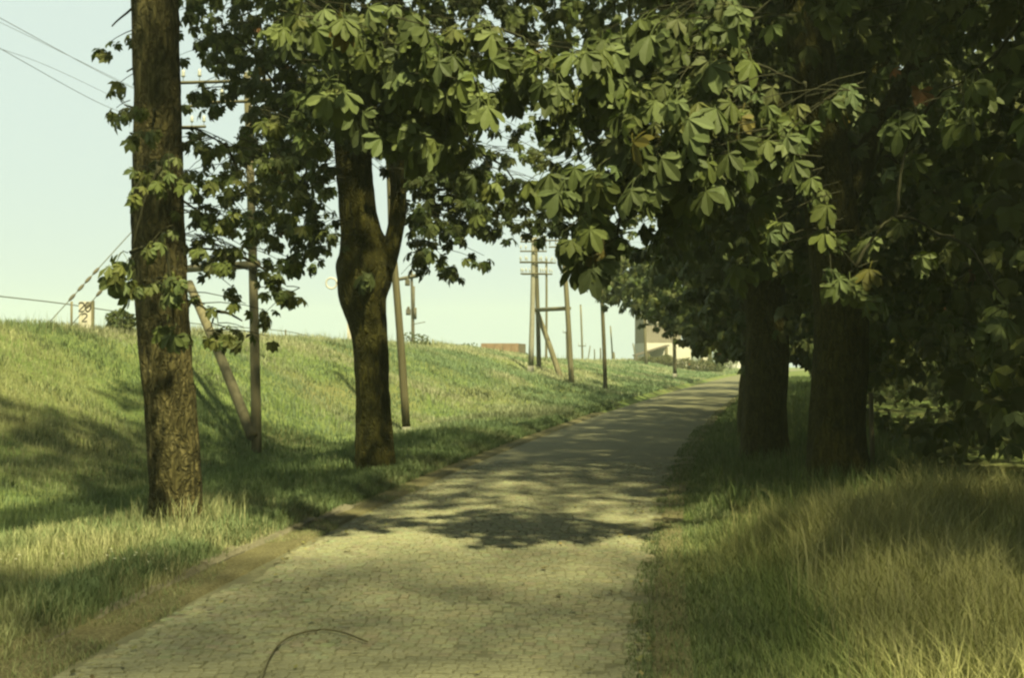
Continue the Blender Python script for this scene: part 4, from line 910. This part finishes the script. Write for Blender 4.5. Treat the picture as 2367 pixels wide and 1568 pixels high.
# verge near the first tree: dry, sunlit
N = 30000; Y = r.uniform(5.5, 13.5, N); s_ = .34 + 2.66 * r.random(N) ** 1.4; X = XL(Y) - s_ - .0
f = np.clip((noise2(X, Y, 1.2, 4) - .08) * 2.0 * (1 - sstep(11.2, 13, Y)) * (1 - .6 * sstep(1.2, 2.4, s_)) + r.normal(0, .15, N), 0, 1)
grass_obj('verge_grass', 'dry straw-coloured grass at the foot of the first chestnut', X, Y, r.uniform(.05, .17, N) * (.6 + .8 * noise2(X, Y, 2.2, 6)), r.uniform(.003, .007, N), mixc(f) * r.uniform(.75, 1.3, N)[:, None], r, .8)
N = 700; a = r.uniform(0, 6.28, N); d = .22 + np.abs(r.normal(0, .16, N)); X = b1[0] + np.cos(a) * d + .12; Y = b1[1] + np.sin(a) * d * .9 - .05
grass_obj('trunk_foot_grass', 'taller dry stalks round the foot of the first chestnut', X, Y, r.uniform(.12, .36, N), r.uniform(.004, .008, N), mixc(r.uniform(.2, 1, N)) * r.uniform(.8, 1.3, N)[:, None], r, .7)
# verge lip over the kerb
N = 26000; Y = 7 * (5.5 ** r.random(N)); s_ = .26 + .5 * r.random(N); X = XL(Y) - s_ - .12 * (1 - sstep(9, 15, Y)); ok = (noise2(X, Y, 1.6, 12) > .34) | (Y > 12.5); X, Y = X[ok], Y[ok]
grass_obj('verge_edge_grass', 'green grass spilling over the kerb along the lane', X, Y, r.uniform(.06, .16, len(X)), .004 + .0004 * Y, mixc(np.clip(noise2(X, Y, .8, 3) - .45 + r.normal(0, .1, len(X)), 0, 1)) * r.uniform(.7, 1.1, len(X))[:, None], r, .9)
# tall dry grass on the right
N = 84000; Y = 4.6 + 6.6 * r.random(N) ** 1.1; q = .06 + 6.6 * r.random(N) ** .95; X = XR(Y) + q
lump = noise2(X, Y, .8, 14); f = np.clip((lump - .1) * 1.5 + .3 * sstep(.8, 1.8, q) + r.normal(0, .2, N) - .55 * (q < 1.0), 0, 1)
h = (.06 + .36 * sstep(.12, 1.3, q)) * r.uniform(.5, 1.25, N) * (.65 + .6 * lump) * (1 + .3 * sstep(7.5, 9, Y)) * (1 - .45 * sstep(9.8, 11.2, Y))
c = mixc(f, np.array((.102, .135, .042)), np.array((.255, .243, .098))) * r.uniform(.65, 1.25, N)[:, None]
grass_obj('tall_grass', 'tall dry meadow grass in the right foreground', X, Y, h * .88, r.uniform(.002, .0058, N), c, r, 1.15)
N = 1300; Y = 4.8 + 5.8 * r.random(N); q = .8 + 5 * r.random(N); X = XR(Y) + q
grass_obj('seed_stalks', 'pale seeding stalks among the tall grass on the right', X, Y, r.uniform(.3, .66, N), r.uniform(.003, .0058, N), np.tile((.29, .27, .135), (N, 1)) * r.uniform(.7, 1.2, N)[:, None], r, .55)
N = 2600; c0 = P(1900, 1200, 9.6); X = r.normal(c0[0] + .15, .5, N); Y = r.normal(9.6, .35, N); X = np.maximum(X, XR(Y) + .5 + .5 * r.random(N))
grass_obj('straw_tuft', 'upright straw-coloured tuft standing against the dark trunks', X, Y, r.uniform(.2, .52, N), r.uniform(.003, .006, N), np.array((.25, .235, .10))[None] * r.uniform(.7, 1.25, N)[:, None], r, .6)
# right verge further on, in the shade, and weeds at the trunks
N = 30000; Y = 12 * (6.0 ** r.random(N)); q = .02 + 3.4 * r.random(N); X = XR(Y) + q
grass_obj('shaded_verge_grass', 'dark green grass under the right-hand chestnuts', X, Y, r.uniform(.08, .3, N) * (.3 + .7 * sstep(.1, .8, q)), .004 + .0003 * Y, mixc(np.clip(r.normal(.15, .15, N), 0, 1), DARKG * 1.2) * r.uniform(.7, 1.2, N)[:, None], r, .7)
N = 40000; Y = 4.6 * (6.0 ** r.random(N)); q = -.14 + .84 * r.random(N); X = XR(Y) + q; ok = noise2(X, Y, 2.4, 31) + .55 * q > .40; X, Y, q = X[ok], Y[ok], q[ok]
grass_obj('road_edge_grass', 'short green grass creeping over the right edge of the paving', X, Y, r.uniform(.03, .10, len(X)) * (.7 + q), .003 + .0004 * Y, mixc(np.clip(r.normal(.2, .2, len(X)), 0, 1), np.array((.075, .105, .042))) * r.uniform(.7, 1.2, len(X))[:, None], r, .9)
N = 24000; Y = 5.0 + 10 * r.random(N); q = -.55 + .58 * r.random(N); X = XL(Y) + q; ok = noise2(X, Y, 2.0, 37) - .75 * q + .22 * (Y < 7.8) > .55; X, Y = X[ok], Y[ok]
grass_obj('shoulder_weeds', 'sparse dry weeds on the gravel beside the kerb', X, Y, r.uniform(.02, .07, len(X)), r.uniform(.003, .006, len(X)), mixc(r.uniform(0, 1, len(X))), r, 1.0)
# flowers
def flowers(name, label, X, Y, z, size, c, r):
    n = len(X); V, F = [], []
    a = np.arange(6) * math.pi / 3; ring = np.stack([np.cos(a), np.sin(a), np.zeros(6)], 1)
    base = np.stack([X, Y, ground(X, Y) + z], 1); V = (base[:, None] + ring[None] * size).reshape(-1, 3); F = np.arange(n)[:, None] * 6 + np.arange(6)[None]
    o = mesh_obj(name, V, [F], M_grass, colr=np.tile(c, (len(V), 1))); set_props(o, label, 'flowers', kind='stuff')
N = 520; Y = 5 + 14 * r.random(N) ** 1.3; u = r.random(N); u = np.where(r.random(N) < .7, np.where(r.random(N) < .5, .10 * u, 1 - .12 * u), u); X = XL(Y) + u * ROADW; a = r.uniform(0, 6.28, N); L_ = r.uniform(.012, .04, N)
zt = road_z(X, Y) + .016; d = np.stack([np.cos(a), np.sin(a), np.zeros(N)], 1); e = np.stack([-np.sin(a), np.cos(a), np.zeros(N)], 1); c0 = np.stack([X, Y, zt], 1); up_ = np.array((0, 0, 1.0))
V = np.stack([c0 - d * L_[:, None], c0 + e * L_[:, None] * .45 + up_ * .006, c0 + d * L_[:, None] + up_ * .012, c0 - e * L_[:, None] * .45 + up_ * .004], 1).reshape(-1, 3)
o = mesh_obj('fallen_litter', V, [np.arange(N)[:, None] * 4 + np.arange(4)[None]], M_grass, colr=np.repeat((np.array((.16, .14, .05))[None] * r.uniform(.35, 1.3, (N, 1)) * r.uniform(.9, 1.1, (N, 3))), 4, 0)); set_props(o, 'bits of fallen leaf lying on the paving, mostly at its edges', 'leaf litter', kind='stuff')
X_, Y_ = [], []
for cxp, cyp, sx, sy, n_ in ((1610, 1475 / 1.0, 40, 14, 0), (1000, 1000, 30, 14, 0), (290, 1325, 35, 10, 10), (480, 1385 - 60, 20, 8, 0), (60, 1330, 40, 10, 4)):
    for i in range(n_):
        h_ = hit(cxp + r.normal(0, sx), cyp + r.normal(0, sy)); X_.append(h_[0]); Y_.append(h_[1])
flowers('clover_flowers', 'small white flowers in the near left verge', np.array(X_), np.array(Y_), .10, .011, (.7, .68, .5), r)
N = 90; X = r.normal(P(1010, 960, 33)[0], 1.2, N); Y = r.normal(35, 2.2, N)
flowers('bank_flowers', 'pale flowers dotted on the slope beyond the forked chestnut', X, Y, .17, .03, (.65, .65, .45), r)

# ------------------------------------------------------------------ haze
m = MB(); m.box((20, 180, 6.0), (620, 486, 24)); hz_o = m.build('haze', None)
hz_o.location = (0, 0, 0)
hm = bpy.data.materials.new('haze'); hm.use_nodes = True; ht = hm.node_tree; ht.nodes.clear()
pv = ht.nodes.new('ShaderNodeVolumePrincipled'); pv.inputs['Density'].default_value = .0013; pv.inputs['Color'].default_value = (.76, .85, .66, 1); pv.inputs['Anisotropy'].default_value = .2
ho = ht.nodes.new('ShaderNodeOutputMaterial'); ht.links.new(pv.outputs[0], ho.inputs['Volume']); hz_o.data.materials.append(hm)
set_props(hz_o, 'thin milky summer haze over the whole scene', 'haze', kind='stuff')
